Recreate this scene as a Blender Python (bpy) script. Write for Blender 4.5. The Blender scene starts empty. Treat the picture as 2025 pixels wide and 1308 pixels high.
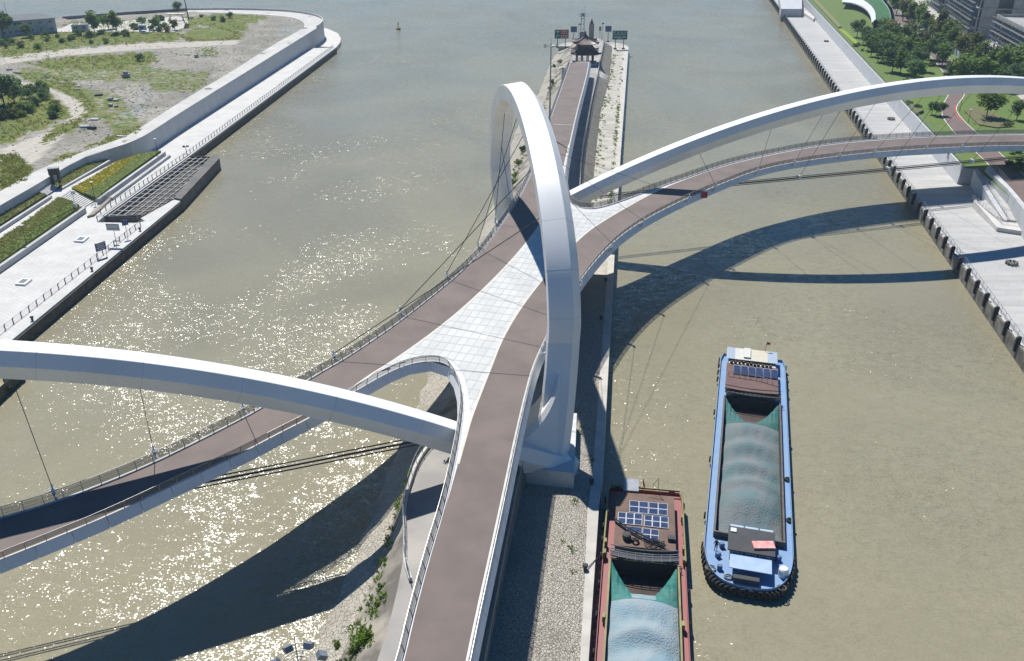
import bpy, bmesh, math, random
import numpy as np
from mathutils import Vector, Matrix
from mathutils.geometry import tessellate_polygon
R = math.radians
random.seed(7); np.random.seed(7)
S = bpy.context.scene
COL = S.collection
# ------------------------------------------------------------------ camera
F, TH, HC = 1720.0, R(27.2), 75.0          # focal length in photo pixels, pitch below horizon, height above water
cam = bpy.data.cameras.new('camera'); camo = bpy.data.objects.new('camera', cam); COL.objects.link(camo)
cam.sensor_width = 36.0; cam.lens = F / 2025.0 * 36.0; cam.clip_start = 1.0; cam.clip_end = 20000.0
camo.location = (0, 0, HC); camo.rotation_euler = (R(90) - TH, 0, 0)
S.camera = camo
# ------------------------------------------------------------------ sky, sun, exposure
SUN_EL, SUN_AZ = 56.0, -20.0               # elevation; azimuth clockwise from +Y
w = bpy.data.worlds.new('World'); S.world = w; w.use_nodes = True
wn = w.node_tree.nodes; wl = w.node_tree.links
bg = wn['Background']; sky = wn.new('ShaderNodeTexSky'); sky.sky_type = 'NISHITA'; sky.sun_disc = False
sky.sun_elevation = R(SUN_EL); sky.sun_rotation = R(SUN_AZ); sky.air_density = 1.0; sky.dust_density = 0.3; sky.ozone_density = 6.0
hsv = wn.new('ShaderNodeHueSaturation'); hsv.inputs['Saturation'].default_value = 1.35; wl.new(sky.outputs[0], hsv.inputs['Color']); wl.new(hsv.outputs[0], bg.inputs[0]); bg.inputs[1].default_value = 0.066
sl = bpy.data.lights.new('sun', 'SUN'); slo = bpy.data.objects.new('sun', sl); COL.objects.link(slo)
sl.energy = 4.9; sl.angle = R(0.53); sl.color = (1.0, 0.965, 0.90)
sdir = Vector((math.sin(R(SUN_AZ)) * math.cos(R(SUN_EL)), math.cos(R(SUN_AZ)) * math.cos(R(SUN_EL)), math.sin(R(SUN_EL))))
slo.rotation_euler = sdir.to_track_quat('Z', 'Y').to_euler(); slo.location = (0, 0, 200)
S.view_settings.view_transform = 'Standard'; S.view_settings.look = 'None'; S.view_settings.exposure = 0.24; S.view_settings.gamma = 1.0
S.cycles.max_bounces = 6; S.cycles.transparent_max_bounces = 12; S.cycles.caustics_reflective = False; S.cycles.caustics_refractive = False

# ------------------------------------------------------------------ helpers
def at(px, py, z):
    """world point at height z seen at pixel (px, py) of the 2025 x 1308 photograph"""
    u = (px - 1012.5) / F; v = (py - 654.0) / F
    d = (u, math.cos(TH) - v * math.sin(TH), -math.sin(TH) - v * math.cos(TH))
    t = (z - HC) / d[2]
    return Vector((d[0] * t, d[1] * t, z))
def pix(p):
    z = p[2] - HC
    c = p[1] * math.cos(TH) - z * math.sin(TH); q = -p[1] * math.sin(TH) - z * math.cos(TH)
    return 1012.5 + F * p[0] / c, 654 + F * q / c
def pts(lst, z): return [at(a[0], a[1], a[2] if len(a) > 2 else z) for a in lst]

MATS = {}
def mat(name, c, c2=None, sc=1.0, rough=0.6, bump=0.0, bsc=None, metal=0.0, spec=0.5, detail=5.0, rnd=0.0, stripes=None, lo=0.35, hi=0.65, bdist=0.05, stretch=None, tiles=None):
    """procedural surface: two albedos mixed by world-space noise, optional relief and per-object variation"""
    if name in MATS: return MATS[name]
    m = bpy.data.materials.new(name); m.use_nodes = True
    n = m.node_tree.nodes; l = m.node_tree.links; b = n['Principled BSDF']
    b.inputs['Roughness'].default_value = rough; b.inputs['Metallic'].default_value = metal
    b.inputs['Specular IOR Level'].default_value = spec
    geo = n.new('ShaderNodeNewGeometry'); src = geo.outputs['Position']
    if stretch:
        mpn = n.new('ShaderNodeMapping'); mpn.inputs['Scale'].default_value = stretch; l.new(src, mpn.inputs['Vector']); src = mpn.outputs[0]
    c2 = c2 or tuple(min(1, x * 0.86) for x in c)
    no = n.new('ShaderNodeTexNoise'); no.inputs['Scale'].default_value = sc; no.inputs['Detail'].default_value = detail
    l.new(src, no.inputs['Vector'])
    mr = n.new('ShaderNodeMapRange'); mr.inputs[1].default_value = lo; mr.inputs[2].default_value = hi
    l.new(no.outputs[0], mr.inputs[0])
    mx = n.new('ShaderNodeMix'); mx.data_type = 'RGBA'
    mx.inputs[6].default_value = (*c, 1); mx.inputs[7].default_value = (*c2, 1)
    l.new(mr.outputs[0], mx.inputs[0]); out = mx.outputs[2]
    if rnd:
        oi = n.new('ShaderNodeObjectInfo'); hs = n.new('ShaderNodeHueSaturation')
        mm = n.new('ShaderNodeMapRange'); mm.inputs[3].default_value = 1 - rnd; mm.inputs[4].default_value = 1 + rnd
        l.new(oi.outputs['Random'], mm.inputs[0]); l.new(mm.outputs[0], hs.inputs['Value']); l.new(out, hs.inputs['Color']); out = hs.outputs[0]
    if tiles:
        br = n.new('ShaderNodeTexBrick'); br.inputs['Scale'].default_value = 1.0; br.inputs['Brick Width'].default_value = tiles; br.inputs['Row Height'].default_value = tiles * .6; br.inputs['Mortar Size'].default_value = .035
        br.inputs['Color1'].default_value = (1, 1, 1, 1); br.inputs['Color2'].default_value = (.93, .93, .93, 1); br.inputs['Mortar'].default_value = (.72, .71, .69, 1)
        tr_ = n.new('ShaderNodeMapping'); tr_.inputs['Rotation'].default_value = (0, 0, R(32)); l.new(geo.outputs['Position'], tr_.inputs['Vector']); l.new(tr_.outputs[0], br.inputs['Vector'])
        mt = n.new('ShaderNodeMix'); mt.data_type = 'RGBA'; mt.blend_type = 'MULTIPLY'; mt.inputs[0].default_value = 1.0; l.new(out, mt.inputs[6]); l.new(br.outputs[0], mt.inputs[7]); out = mt.outputs[2]
    l.new(out, b.inputs['Base Color'])
    if bump:
        nb = n.new('ShaderNodeTexNoise'); nb.inputs['Scale'].default_value = bsc or sc * 4; nb.inputs['Detail'].default_value = 4
        l.new(src, nb.inputs['Vector'])
        bp = n.new('ShaderNodeBump'); bp.inputs['Strength'].default_value = bump; bp.inputs['Distance'].default_value = bdist
        l.new(nb.outputs[0], bp.inputs['Height']); l.new(bp.outputs[0], b.inputs['Normal'])
    MATS[name] = m; return m
def stone_mat(name, c, c2, joint, sc, rough=0.85, dirt=(0.2, 0.19, 0.17), dsc=0.12, jw=0.06):
    """rubble masonry: voronoi stones with recessed joints and patches of dirt"""
    m = bpy.data.materials.new(name); m.use_nodes = True; n = m.node_tree.nodes; l = m.node_tree.links; b = n['Principled BSDF']
    b.inputs['Roughness'].default_value = rough
    geo = n.new('ShaderNodeNewGeometry')
    nz = n.new('ShaderNodeTexNoise'); nz.inputs['Scale'].default_value = sc * 0.9; l.new(geo.outputs['Position'], nz.inputs['Vector'])
    ad = n.new('ShaderNodeVectorMath'); ad.operation = 'MULTIPLY_ADD'; ad.inputs[1].default_value = (.5 / sc,) * 3
    l.new(nz.outputs[1], ad.inputs[0]); l.new(geo.outputs['Position'], ad.inputs[2])
    vo = n.new('ShaderNodeTexVoronoi'); vo.inputs['Scale'].default_value = sc; l.new(ad.outputs[0], vo.inputs['Vector'])
    ve = n.new('ShaderNodeTexVoronoi'); ve.feature = 'DISTANCE_TO_EDGE'; ve.inputs['Scale'].default_value = sc; l.new(ad.outputs[0], ve.inputs['Vector'])
    sx = n.new('ShaderNodeSeparateColor'); l.new(vo.outputs['Color'], sx.inputs[0])
    mx = n.new('ShaderNodeMix'); mx.data_type = 'RGBA'; mx.inputs[6].default_value = (*c, 1); mx.inputs[7].default_value = (*c2, 1); l.new(sx.outputs[0], mx.inputs[0])
    mr = n.new('ShaderNodeMapRange'); mr.inputs[1].default_value = 0.0; mr.inputs[2].default_value = jw; l.new(ve.outputs[0], mr.inputs[0])
    mj = n.new('ShaderNodeMix'); mj.data_type = 'RGBA'; mj.inputs[6].default_value = (*joint, 1); l.new(mr.outputs[0], mj.inputs[0]); l.new(mx.outputs[2], mj.inputs[7])
    nd = n.new('ShaderNodeTexNoise'); nd.inputs['Scale'].default_value = dsc; nd.inputs['Detail'].default_value = 8; l.new(geo.outputs['Position'], nd.inputs['Vector'])
    md = n.new('ShaderNodeMapRange'); md.inputs[1].default_value = .5; md.inputs[2].default_value = .72; md.inputs[4].default_value = .75; l.new(nd.outputs[0], md.inputs[0])
    mm = n.new('ShaderNodeMix'); mm.data_type = 'RGBA'; mm.inputs[7].default_value = (*dirt, 1); l.new(md.outputs[0], mm.inputs[0]); l.new(mj.outputs[2], mm.inputs[6])
    l.new(mm.outputs[2], b.inputs['Base Color'])
    bp = n.new('ShaderNodeBump'); bp.inputs['Strength'].default_value = .9; bp.inputs['Distance'].default_value = .12; l.new(mr.outputs[0], bp.inputs['Height']); l.new(bp.outputs[0], b.inputs['Normal'])
    MATS[name] = m; return m

class MB:
    def __init__(s): s.v = []; s.f = []; s.m = []
    def face(s, P, mi=0):
        k = len(s.v); s.v += [tuple(p) for p in P]; s.f.append(tuple(range(k, k + len(P)))); s.m.append(mi)
    def box(s, c, d, rz=0.0, M=None, mi=0):
        M = M or (Matrix.Translation(c) @ Matrix.Rotation(rz, 4, 'Z'))
        k = len(s.v)
        for x, y, z in ((-1,-1,-1),(1,-1,-1),(1,1,-1),(-1,1,-1),(-1,-1,1),(1,-1,1),(1,1,1),(-1,1,1)):
            s.v.append(tuple(M @ Vector((x * d[0] / 2, y * d[1] / 2, z * d[2] / 2))))
        for f in ((3,2,1,0),(4,5,6,7),(0,1,5,4),(1,2,6,5),(2,3,7,6),(3,0,4,7)): s.f.append(tuple(k + i for i in f)); s.m.append(mi)
        return s
    def bar(s, a, b, wd, h, mi=0):
        """box beam from a to b"""
        a = Vector(a); b = Vector(b); t = b - a; L = t.length
        q = t.to_track_quat('X', 'Z'); M = Matrix.Translation((a + b) / 2) @ q.to_matrix().to_4x4()
        return s.box(None, (L, wd, h), M=M, mi=mi)
    def tube(s, P, r, n=6, mi=0, cap=True, r2=None):
        P = [Vector(p) for p in P]; k = len(s.v); N = len(P)
        for i, p in enumerate(P):
            t = (P[min(i + 1, N - 1)] - P[max(i - 1, 0)]).normalized()
            a = t.cross(Vector((0, 0, 1)));  a = a.normalized() if a.length > 1e-3 else Vector((1, 0, 0)); b = t.cross(a)
            rr = r if r2 is None else r + (r2 - r) * i / max(1, N - 1)
            for j in range(n):
                g = 2 * math.pi * j / n; s.v.append(tuple(p + a * math.cos(g) * rr + b * math.sin(g) * rr))
        for i in range(N - 1):
            for j in range(n):
                s.f.append((k + i * n + j, k + i * n + (j + 1) % n, k + (i + 1) * n + (j + 1) % n, k + (i + 1) * n + j)); s.m.append(mi)
        if cap:
            s.f.append(tuple(k + j for j in reversed(range(n)))); s.m.append(mi); s.f.append(tuple(k + (N - 1) * n + j for j in range(n))); s.m.append(mi)
        return s
    def loft(s, secs, close=True, cap=True, mi=0):
        k = len(s.v); n = len(secs[0])
        for q in secs: s.v += [tuple(p) for p in q]
        for i in range(len(secs) - 1):
            for j in range(n if close else n - 1):
                s.f.append((k + i * n + j, k + i * n + (j + 1) % n, k + (i + 1) * n + (j + 1) % n, k + (i + 1) * n + j)); s.m.append(mi)
        if cap and close:
            s.f.append(tuple(k + j for j in reversed(range(n)))); s.m.append(mi)
            s.f.append(tuple(k + (len(secs) - 1) * n + j for j in range(n))); s.m.append(mi)
        return s
    def poly(s, P, mi=0):
        """flat or warped polygon, triangulated, facing up"""
        P = [Vector(p) for p in P]; tri = tessellate_polygon([[Vector((p.x, p.y, 0)) for p in P]])
        k = len(s.v); s.v += [tuple(p) for p in P]
        for t in tri:
            a, b, c = (P[i] for i in t); nz = (b.x - a.x) * (c.y - a.y) - (b.y - a.y) * (c.x - a.x)
            s.f.append(tuple(k + i for i in (t if nz > 0 else (t[0], t[2], t[1])))); s.m.append(mi)
        return s
    def prism(s, P, z0, mi=0, top=None):
        """vertical solid: polygon P (its own z, or top) down to z0"""
        P = [Vector((p[0], p[1], top if top is not None else p[2])) for p in P]
        ar = sum(P[i].x * P[(i + 1) % len(P)].y - P[(i + 1) % len(P)].x * P[i].y for i in range(len(P)))
        if ar < 0: P = P[::-1]
        s.poly(P, mi)
        for i in range(len(P)):
            a, b = P[i], P[(i + 1) % len(P)]
            s.face([(a.x, a.y, z0), (b.x, b.y, z0), b, a], mi)
        return s
    def strip(s, A, B, mi=0):
        for i in range(len(A) - 1): s.face([A[i], A[i + 1], B[i + 1], B[i]], mi)
        return s
    def lathe(s, prof, n=12, c=(0, 0, 0), mi=0):
        secs = [[Vector((c[0] + r * math.cos(2 * math.pi * j / n), c[1] + r * math.sin(2 * math.pi * j / n), c[2] + z)) for j in range(n)] for r, z in prof]
        return s.loft(secs, True, True, mi)
    def mesh(s, name, mats, smooth=False):
        me = bpy.data.meshes.new(name); me.from_pydata(s.v, [], s.f); me.update()
        for m in (mats if isinstance(mats, (list, tuple)) else [mats]): me.materials.append(m)
        if any(s.m): me.polygons.foreach_set('material_index', s.m)
        if smooth: me.polygons.foreach_set('use_smooth', [True] * len(me.polygons))
        return me
def props(o, label=None, cat=None, group=None, kind=None):
    for k, v in (('label', label), ('category', cat), ('group', group), ('kind', kind)):
        if v: o[k] = v
    return o
def link(name, data, parent=None, loc=None, rz=0.0, sc=None, M=None):
    o = bpy.data.objects.new(name, data); COL.objects.link(o)
    if M is not None: o.matrix_world = M
    else:
        if loc is not None: o.location = loc
        if rz: o.rotation_euler = (0, 0, rz)
        if sc is not None: o.scale = sc if isinstance(sc, (tuple, list, Vector)) else (sc, sc, sc)
    if parent is not None:
        o.parent = parent; o.matrix_parent_inverse = pinv(parent)
    return o
_PI = {}
def pinv(p):
    if p.name not in _PI: _PI[p.name] = pworld(p).inverted()
    return _PI[p.name]
def pworld(p):
    M = Matrix.LocRotScale(p.location, p.rotation_euler, p.scale)
    return M if p.parent is None else pworld(p.parent) @ p.matrix_parent_inverse @ M
def obj(name, mb, m, parent=None, smooth=False): return link(name, mb.mesh(name, m, smooth), parent)
def empty(name, loc, label, cat, group=None):
    o = bpy.data.objects.new(name, None); COL.objects.link(o); o.location = loc; o.empty_display_size = 0.5
    return props(o, label, cat, group)
def struct(name, mb, m, smooth=False): return props(obj(name, mb, m, None, smooth), kind='structure')
def resample(P, step):
    P = [Vector(p) for p in P]; out = [P[0].copy()]; acc = 0.0
    for a, b in zip(P, P[1:]):
        L = (b - a).length; d = step - acc
        while d <= L:
            out.append(a.lerp(b, d / L)); d += step
        acc = (L - (d - step))
    return out
def smooth_path(P, it=2):
    """Chaikin corner cutting, ends kept"""
    P = [Vector(p) for p in P]
    for _ in range(it):
        Q = [P[0]]
        for a, b in zip(P, P[1:]): Q += [a.lerp(b, .25), a.lerp(b, .75)]
        Q.append(P[-1]); P = Q
    return P
def left_normals(P):
    out = []
    for i in range(len(P)):
        t = P[min(i + 1, len(P) - 1)] - P[max(i - 1, 0)]; t = Vector((t.x, t.y, 0)).normalized(); out.append(Vector((-t.y, t.x, 0)))
    return out
def offset(P, d):
    return [p + n * d for p, n in zip(P, left_normals(P))]
def xat(P, y):
    """x of a polyline (sorted in y) at y"""
    Q = sorted(P, key=lambda p: p.y); return float(np.interp(y, [p.y for p in Q], [p.x for p in Q]))
def inpoly(x, y, P):
    c = False; j = len(P) - 1
    for i in range(len(P)):
        if (P[i][1] > y) != (P[j][1] > y) and x < (P[j][0] - P[i][0]) * (y - P[i][1]) / (P[j][1] - P[i][1]) + P[i][0]: c = not c
        j = i
    return c
# ------------------------------------------------------------------ materials
WHITE = mat('white_paint', (.80, .80, .80), (.70, .71, .72), .12, rough=.42, spec=.5, detail=10, lo=.42, hi=.72)
CONC = mat('pale_concrete', (.62, .60, .57), (.53, .515, .49), .35, rough=.8, bump=.15, bsc=3, detail=8)
CONC2 = mat('grey_concrete', (.50, .50, .49), (.41, .41, .40), .2, rough=.8, bump=.2, bsc=2, detail=8)
WALLM = mat('flood_wall_concrete', (.52, .53, .54), (.46, .47, .49), .3, rough=.7, detail=8)
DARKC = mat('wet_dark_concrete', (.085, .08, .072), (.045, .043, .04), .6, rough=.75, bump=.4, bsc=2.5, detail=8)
BROWN = mat('brown_deck_coating', (.170, .132, .116), (.128, .100, .089), .22, rough=.75, detail=14, bump=.1, bsc=9, lo=.36, hi=.68)
STEEL = mat('grey_steel', (.32, .34, .36), (.25, .27, .29), 1.0, rough=.4, metal=.4)
STAIN = mat('stainless_steel', (.46, .445, .42), (.36, .35, .33), 2, rough=.42, metal=.7)
DSTEEL = mat('dark_steel', (.045, .05, .055), (.03, .033, .036), 1, rough=.45, metal=.3)
CABLE = mat('black_cable', (.03, .032, .036), None, 2, rough=.5)
FASC = mat('fascia_panel_paint', (.72, .73, .75), (.66, .68, .70), .5, rough=.42, rnd=.05)
RUBBER = mat('black_rubber', (.018, .018, .019), (.03, .03, .03), 3, rough=.8)
BLACKM = mat('black_roof', (.05, .052, .058), (.035, .037, .042), .8, rough=.7)
GRASS = mat('lawn_grass', (.085, .155, .022), (.125, .17, .03), .35, rough=.9, bump=.6, bsc=5, detail=8)
def leaf_mat(name, c, c2):
    """thin leaves: diffuse and translucent, varied from plant to plant"""
    m = mat(name, c, c2, .9, rough=.6, spec=.25, rnd=.2); n = m.node_tree.nodes; l = m.node_tree.links; b = n['Principled BSDF']
    t = n.new('ShaderNodeBsdfTranslucent'); mx = n.new('ShaderNodeMixShader'); mx.inputs[0].default_value = .5
    src = b.inputs['Base Color'].links[0].from_socket; l.new(src, t.inputs[0]); l.new(b.outputs[0], mx.inputs[1]); l.new(t.outputs[0], mx.inputs[2]); l.new(mx.outputs[0], n['Material Output'].inputs[0]); return m
LEAFS = [leaf_mat('leaf_%s' % n, c, c2) for n, c, c2 in (
    ('dark_green', (.10, .175, .06), (.14, .22, .075)), ('mid_green', (.145, .235, .05), (.20, .285, .065)),
    ('bright_green', (.15, .25, .032), (.20, .29, .05)), ('olive_green', (.15, .175, .045), (.20, .21, .06)))]
BARK = mat('bark', (.07, .055, .042), (.045, .036, .03), 3, rough=.9)
DIRT = (.20, .19, .16)

# ------------------------------------------------------------------ water
def water_mat():
    m = bpy.data.materials.new('river_water'); m.use_nodes = True; n = m.node_tree.nodes; l = m.node_tree.links; b = n['Principled BSDF']
    b.inputs['IOR'].default_value = 1.333; b.inputs['Roughness'].default_value = .17; b.inputs['Specular IOR Level'].default_value = .5
    geo = n.new('ShaderNodeNewGeometry')
    a = n.new('ShaderNodeTexNoise'); a.inputs['Scale'].default_value = .014; a.inputs['Detail'].default_value = 8; a.inputs['Distortion'].default_value = 1.6; l.new(geo.outputs['Position'], a.inputs['Vector'])
    mr = n.new('ShaderNodeMapRange'); mr.inputs[1].default_value = .35; mr.inputs[2].default_value = .65; l.new(a.outputs[0], mr.inputs[0])
    mx = n.new('ShaderNodeMix'); mx.data_type = 'RGBA'; mx.inputs[6].default_value = (.285, .260, .175, 1); mx.inputs[7].default_value = (.235, .218, .150, 1)
    l.new(mr.outputs[0], mx.inputs[0]); l.new(mx.outputs[2], b.inputs['Base Color'])
    # ripples: wind patches modulate their slope
    mp = n.new('ShaderNodeMapping'); mp.inputs['Scale'].default_value = (1, 1.35, 1); mp.inputs['Rotation'].default_value = (0, 0, R(18)); l.new(geo.outputs['Position'], mp.inputs['Vector'])
    def slope(sc, det, amp):
        t = n.new('ShaderNodeTexNoise'); t.inputs['Scale'].default_value = sc; t.inputs['Detail'].default_value = det; t.inputs['Roughness'].default_value = .6; t.inputs['Distortion'].default_value = .35; l.new(mp.outputs[0], t.inputs['Vector'])
        u = n.new('ShaderNodeVectorMath'); u.operation = 'SUBTRACT'; u.inputs[1].default_value = (.5, .5, .5); l.new(t.outputs[1], u.inputs[0])
        k = n.new('ShaderNodeVectorMath'); k.operation = 'MULTIPLY'; k.inputs[1].default_value = (amp, amp, 0); l.new(u.outputs[0], k.inputs[0]); return k.outputs[0]
    pt = n.new('ShaderNodeTexNoise'); pt.inputs['Scale'].default_value = .022; pt.inputs['Detail'].default_value = 3; pt.inputs['Distortion'].default_value = 1.0; l.new(geo.outputs['Position'], pt.inputs['Vector'])
    pm = n.new('ShaderNodeMapRange'); pm.inputs[1].default_value = .36; pm.inputs[2].default_value = .66; pm.inputs[3].default_value = .42; pm.inputs[4].default_value = 1.3; l.new(pt.outputs[0], pm.inputs[0])
    s1 = n.new('ShaderNodeVectorMath'); s1.operation = 'ADD'; l.new(slope(3.2, 2, 1.27), s1.inputs[0]); l.new(slope(.6, 2, .65), s1.inputs[1])
    s2 = n.new('ShaderNodeVectorMath'); s2.operation = 'SCALE'; l.new(s1.outputs[0], s2.inputs[0]); l.new(pm.outputs[0], s2.inputs['Scale'])
    s3 = n.new('ShaderNodeVectorMath'); s3.operation = 'ADD'; s3.inputs[1].default_value = (0, 0, 1); l.new(s2.outputs[0], s3.inputs[0])
    s4 = n.new('ShaderNodeVectorMath'); s4.operation = 'NORMALIZE'; l.new(s3.outputs[0], s4.inputs[0]); l.new(s4.outputs[0], b.inputs['Normal'])
    return m
mb = MB(); mb.face([(-9000, -800, 0), (9000, -800, 0), (9000, 12000, 0), (-9000, 12000, 0)])
struct('river_water', mb, water_mat())
mb = MB(); mb.face([(-9000, -800, -6), (9000, -800, -6), (9000, 12000, -6), (-9000, 12000, -6)])
struct('river_bed_ground', mb, mat('river_mud', (.1, .085, .05), None, .1, rough=.9))

# ------------------------------------------------------------------ the central pier
WL = pts([(1118, 84), (1091, 119), (1065, 186), (1020, 257), (975, 401), (940, 492), (893, 610), (850, 733), (826, 799), (788, 878), (726, 1041), (695, 1118), (629, 1266), (612, 1308), (560, 1430)], 0)
LS1 = pts([(1130, 88), (1102, 122), (1078, 199), (1043, 266), (1013, 340), (985, 430), (960, 500), (925, 640), (893, 745), (862, 800), (820, 905), (764, 1070), (735, 1150), (690, 1260), (665, 1330), (620, 1440)], 1.9)
LS2 = pts([(1146, 86), (1126, 125), (1102, 180), (1078, 240), (1056, 300), (1030, 370), (1000, 450), (985, 560), (970, 680), (930, 790), (868, 860), (826, 910), (806, 965), (797, 1010), (799, 1060), (797, 1110), (785, 1170), (768, 1240), (745, 1310), (710, 1440)], 6.0)
RT = pts([(1193.6, 86), (1181, 151), (1171, 193), (1153, 290), (1148, 330), (1146, 400), (1137, 500), (1120, 640), (1090, 760), (1050, 870), (1024, 955), (1000, 1080), (958, 1308), (935, 1440)], 6.0)
SB = pts([(1211, 94), (1205, 160), (1187, 225), (1177, 321), (1168, 420), (1152, 560), (1128, 700), (1098, 830), (1062, 920), (1036, 965), (1008, 1090), (966, 1308), (943, 1440)], 2.62)
CL = pts([(1233, 94), (1218, 311), (1203, 510), (1172, 935), (1162, 1009), (1156, 1151), (1147, 1306), (1140, 1430)], 2.66)
ER = pts([(1243, 94), (1227, 311), (1215, 510), (1192, 935), (1184.5, 1003), (1174, 1157), (1164, 1306), (1156, 1430)], 2.66)
STONE_L = stone_mat('revetment_stone', (.46, .42, .35), (.37, .34, .28), (.27, .25, .21), 1.9, dirt=(.20, .18, .14), jw=.045)
STONE_R = stone_mat('rubble_paving', (.50, .46, .39), (.38, .35, .295), (.23, .21, .18), 3.4, dirt=(.26, .24, .20), jw=.10)
SLOPE = mat('stained_slope_concrete', (.37, .335, .28), (.15, .135, .115), .2, rough=.9, bump=.5, bsc=2, detail=12, lo=.42, hi=.6)
STRIP = mat('weathered_strip', (.50, .475, .42), (.34, .32, .28), .3, rough=.85, bump=.3, bsc=3, detail=10)
ROAD = mat('pale_road', (.40, .375, .345), (.27, .26, .25), .14, rough=.8, detail=9)
Y0, Y1 = 24.0, 452.0
ys = list(np.linspace(Y0, 130, 54)) + list(np.linspace(134, Y1, 70))
def xs(P, y): return xat(P, y)
def jit(y, k, a): return a * (math.sin(y * .9 + k) + .6 * math.sin(y * 2.3 + 2 * k) + .5 * math.sin(y * 5.1 + k))
wlx = {y: xs(WL, y) + jit(y, 1, .25) for y in ys}
pier = MB()
def band(mbx, fa, za, fb, zb, y_lo=Y0, y_hi=Y1, mi=0):
    A = [Vector((fa(y), y, za)) for y in ys if y_lo <= y <= y_hi]; B = [Vector((fb(y), y, zb)) for y in ys if y_lo <= y <= y_hi]
    mbx.strip(A[::-1], B[::-1], mi)
m = MB(); band(m, lambda y: wlx[y] - 5, -1.9, lambda y: wlx[y], 0.0); band(m, lambda y: wlx[y], 0.0, lambda y: xs(LS1, y), 1.9)
struct('pier_stone_revetment', m, STONE_L)
m = MB(); band(m, lambda y: xs(LS1, y), 1.9, lambda y: xs(LS2, y), 5.98); struct('pier_concrete_slope', m, SLOPE)
m = MB(); band(m, lambda y: xs(LS2, y), 5.98, lambda y: xs(RT, y), 6.0); struct('pier_road', m, ROAD)
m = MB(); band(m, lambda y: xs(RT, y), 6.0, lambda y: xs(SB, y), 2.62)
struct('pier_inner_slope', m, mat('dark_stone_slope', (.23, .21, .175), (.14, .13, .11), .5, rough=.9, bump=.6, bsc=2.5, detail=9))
m = MB(); band(m, lambda y: xs(SB, y), 2.62, lambda y: xs(CL, y), 2.62, Y0, 168); struct('pier_rubble_paving', m, STONE_R)
m = MB(); band(m, lambda y: xs(SB, y), 2.62, lambda y: xs(CL, y), 2.62, 166, Y1); struct('pier_lower_strip_ground', m, STRIP)
m = MB(); band(m, lambda y: xs(CL, y), 2.72, lambda y: xs(ER, y), 2.72); band(m, lambda y: xs(ER, y), 2.72, lambda y: xs(ER, y) + .15, -2.0); band(m, lambda y: xs(CL, y) - .001, 2.5, lambda y: xs(CL, y), 2.72)
struct('pier_kerb_pavement', m, mat('kerb_concrete', (.55, .52, .47), (.44, .42, .38), .5, rough=.8, detail=8))
# rounded nose of the pier behind the pavilion
m = MB(); c0 = Vector(((xs(WL, Y1) + xs(ER, Y1)) / 2, Y1, 0)); rr = (xs(ER, Y1) - xs(WL, Y1)) / 2
arc = [c0 + Vector((rr * math.cos(a), rr * .9 * math.sin(a), 2.6)) for a in np.linspace(0, math.pi, 22)]
m.prism(arc, -2, 0); struct('pier_nose_ground', m, STRIP)
m = MB(); a1, a2 = xs(LS2, Y1), xs(RT, Y1); cc = Vector(((a1 + a2) / 2, Y1, 0)); r2 = (a2 - a1) / 2
in1 = [cc + Vector((r2 * math.cos(a), r2 * 1.0 * math.sin(a), 6.0)) for a in np.linspace(0, math.pi, 16)]
in2 = [cc + Vector(((r2 + 3.5) * math.cos(a), (r2 + 3.5) * math.sin(a), 2.6)) for a in np.linspace(0, math.pi, 16)]
m.poly(in1); m.strip(in1, in2); struct('pier_nose_terrace_ground', m, SLOPE)
# ------------------------------------------------------------------ footbridge
bridge = empty('footbridge', (0, 140, 2.6), 'white steel footbridge with three arches and a crossing brown deck over the river', 'bridge')
def zr_(x): return 35 - .00334 * (x - 97) ** 2
def right_arch(x): z = zr_(x); return Vector((x, 189.3 + .284 * (x - 21) - .6 * (z - 12), z))
def zl_(x): return 32.6 - .00296 * ((8 - x) - 100) ** 2
def left_arch(x): z = zl_(x); return Vector((x, 99 + .354 * (x - 8) + .4 * max(z - 12, -1.0), z))
PA, PB = Vector((8, 97, 0)), Vector((-3, 188, 0)); AB = (PB - PA).normalized()
def ring(a):   # a: 0 at the near leg, pi at the far leg
    yy = 145 - 40.3 * math.cos(a); zz = 19.8 + 23.3 * math.sin(a)
    if a < 0: zz = 19.8 + a * 24; yy = 145 - 40.3 - (19.8 - zz) * .36
    if a > math.pi: zz = 19.8 - (a - math.pi) * 24; yy = 145 + 40.3 + (19.8 - zz) * .36
    p = PA + AB * ((yy - 97) / AB.y); p.z = zz; sh_ = max(0.0, 22 - zz) ** 1.4 * .042; p.x += -sh_ if yy < 145 else sh_; return p
HEXR = [(-2.25, 1.25), (1.0, 1.7), (2.3, .2), (1.9, -1.5), (-.2, -1.8), (-2.1, -1.4)]
HEX = [(-1.3, 1.8), (1.3, 1.8), (2.05, .2), (1.2, -1.75), (-1.2, -1.75), (-2.05, .2)]
def arch_mesh(P, n, near, taper=None):
    """hexagonal box section; n = horizontal normal, near = sign that keeps the faces outward"""
    secs = []
    for i, p in enumerate(P):
        t = (P[min(i + 1, len(P) - 1)] - P[max(i - 1, 0)]).normalized(); b = t.cross(n); b = b.normalized()
        if b.dot(near) < 0: b = -b
        k = taper(i / (len(P) - 1)) if taper else (1, 1)
        secs.append([p + n * (u * k[0]) + b * (v * k[1]) for u, v in HEX])
    q = MB().loft(secs); return q
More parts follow.
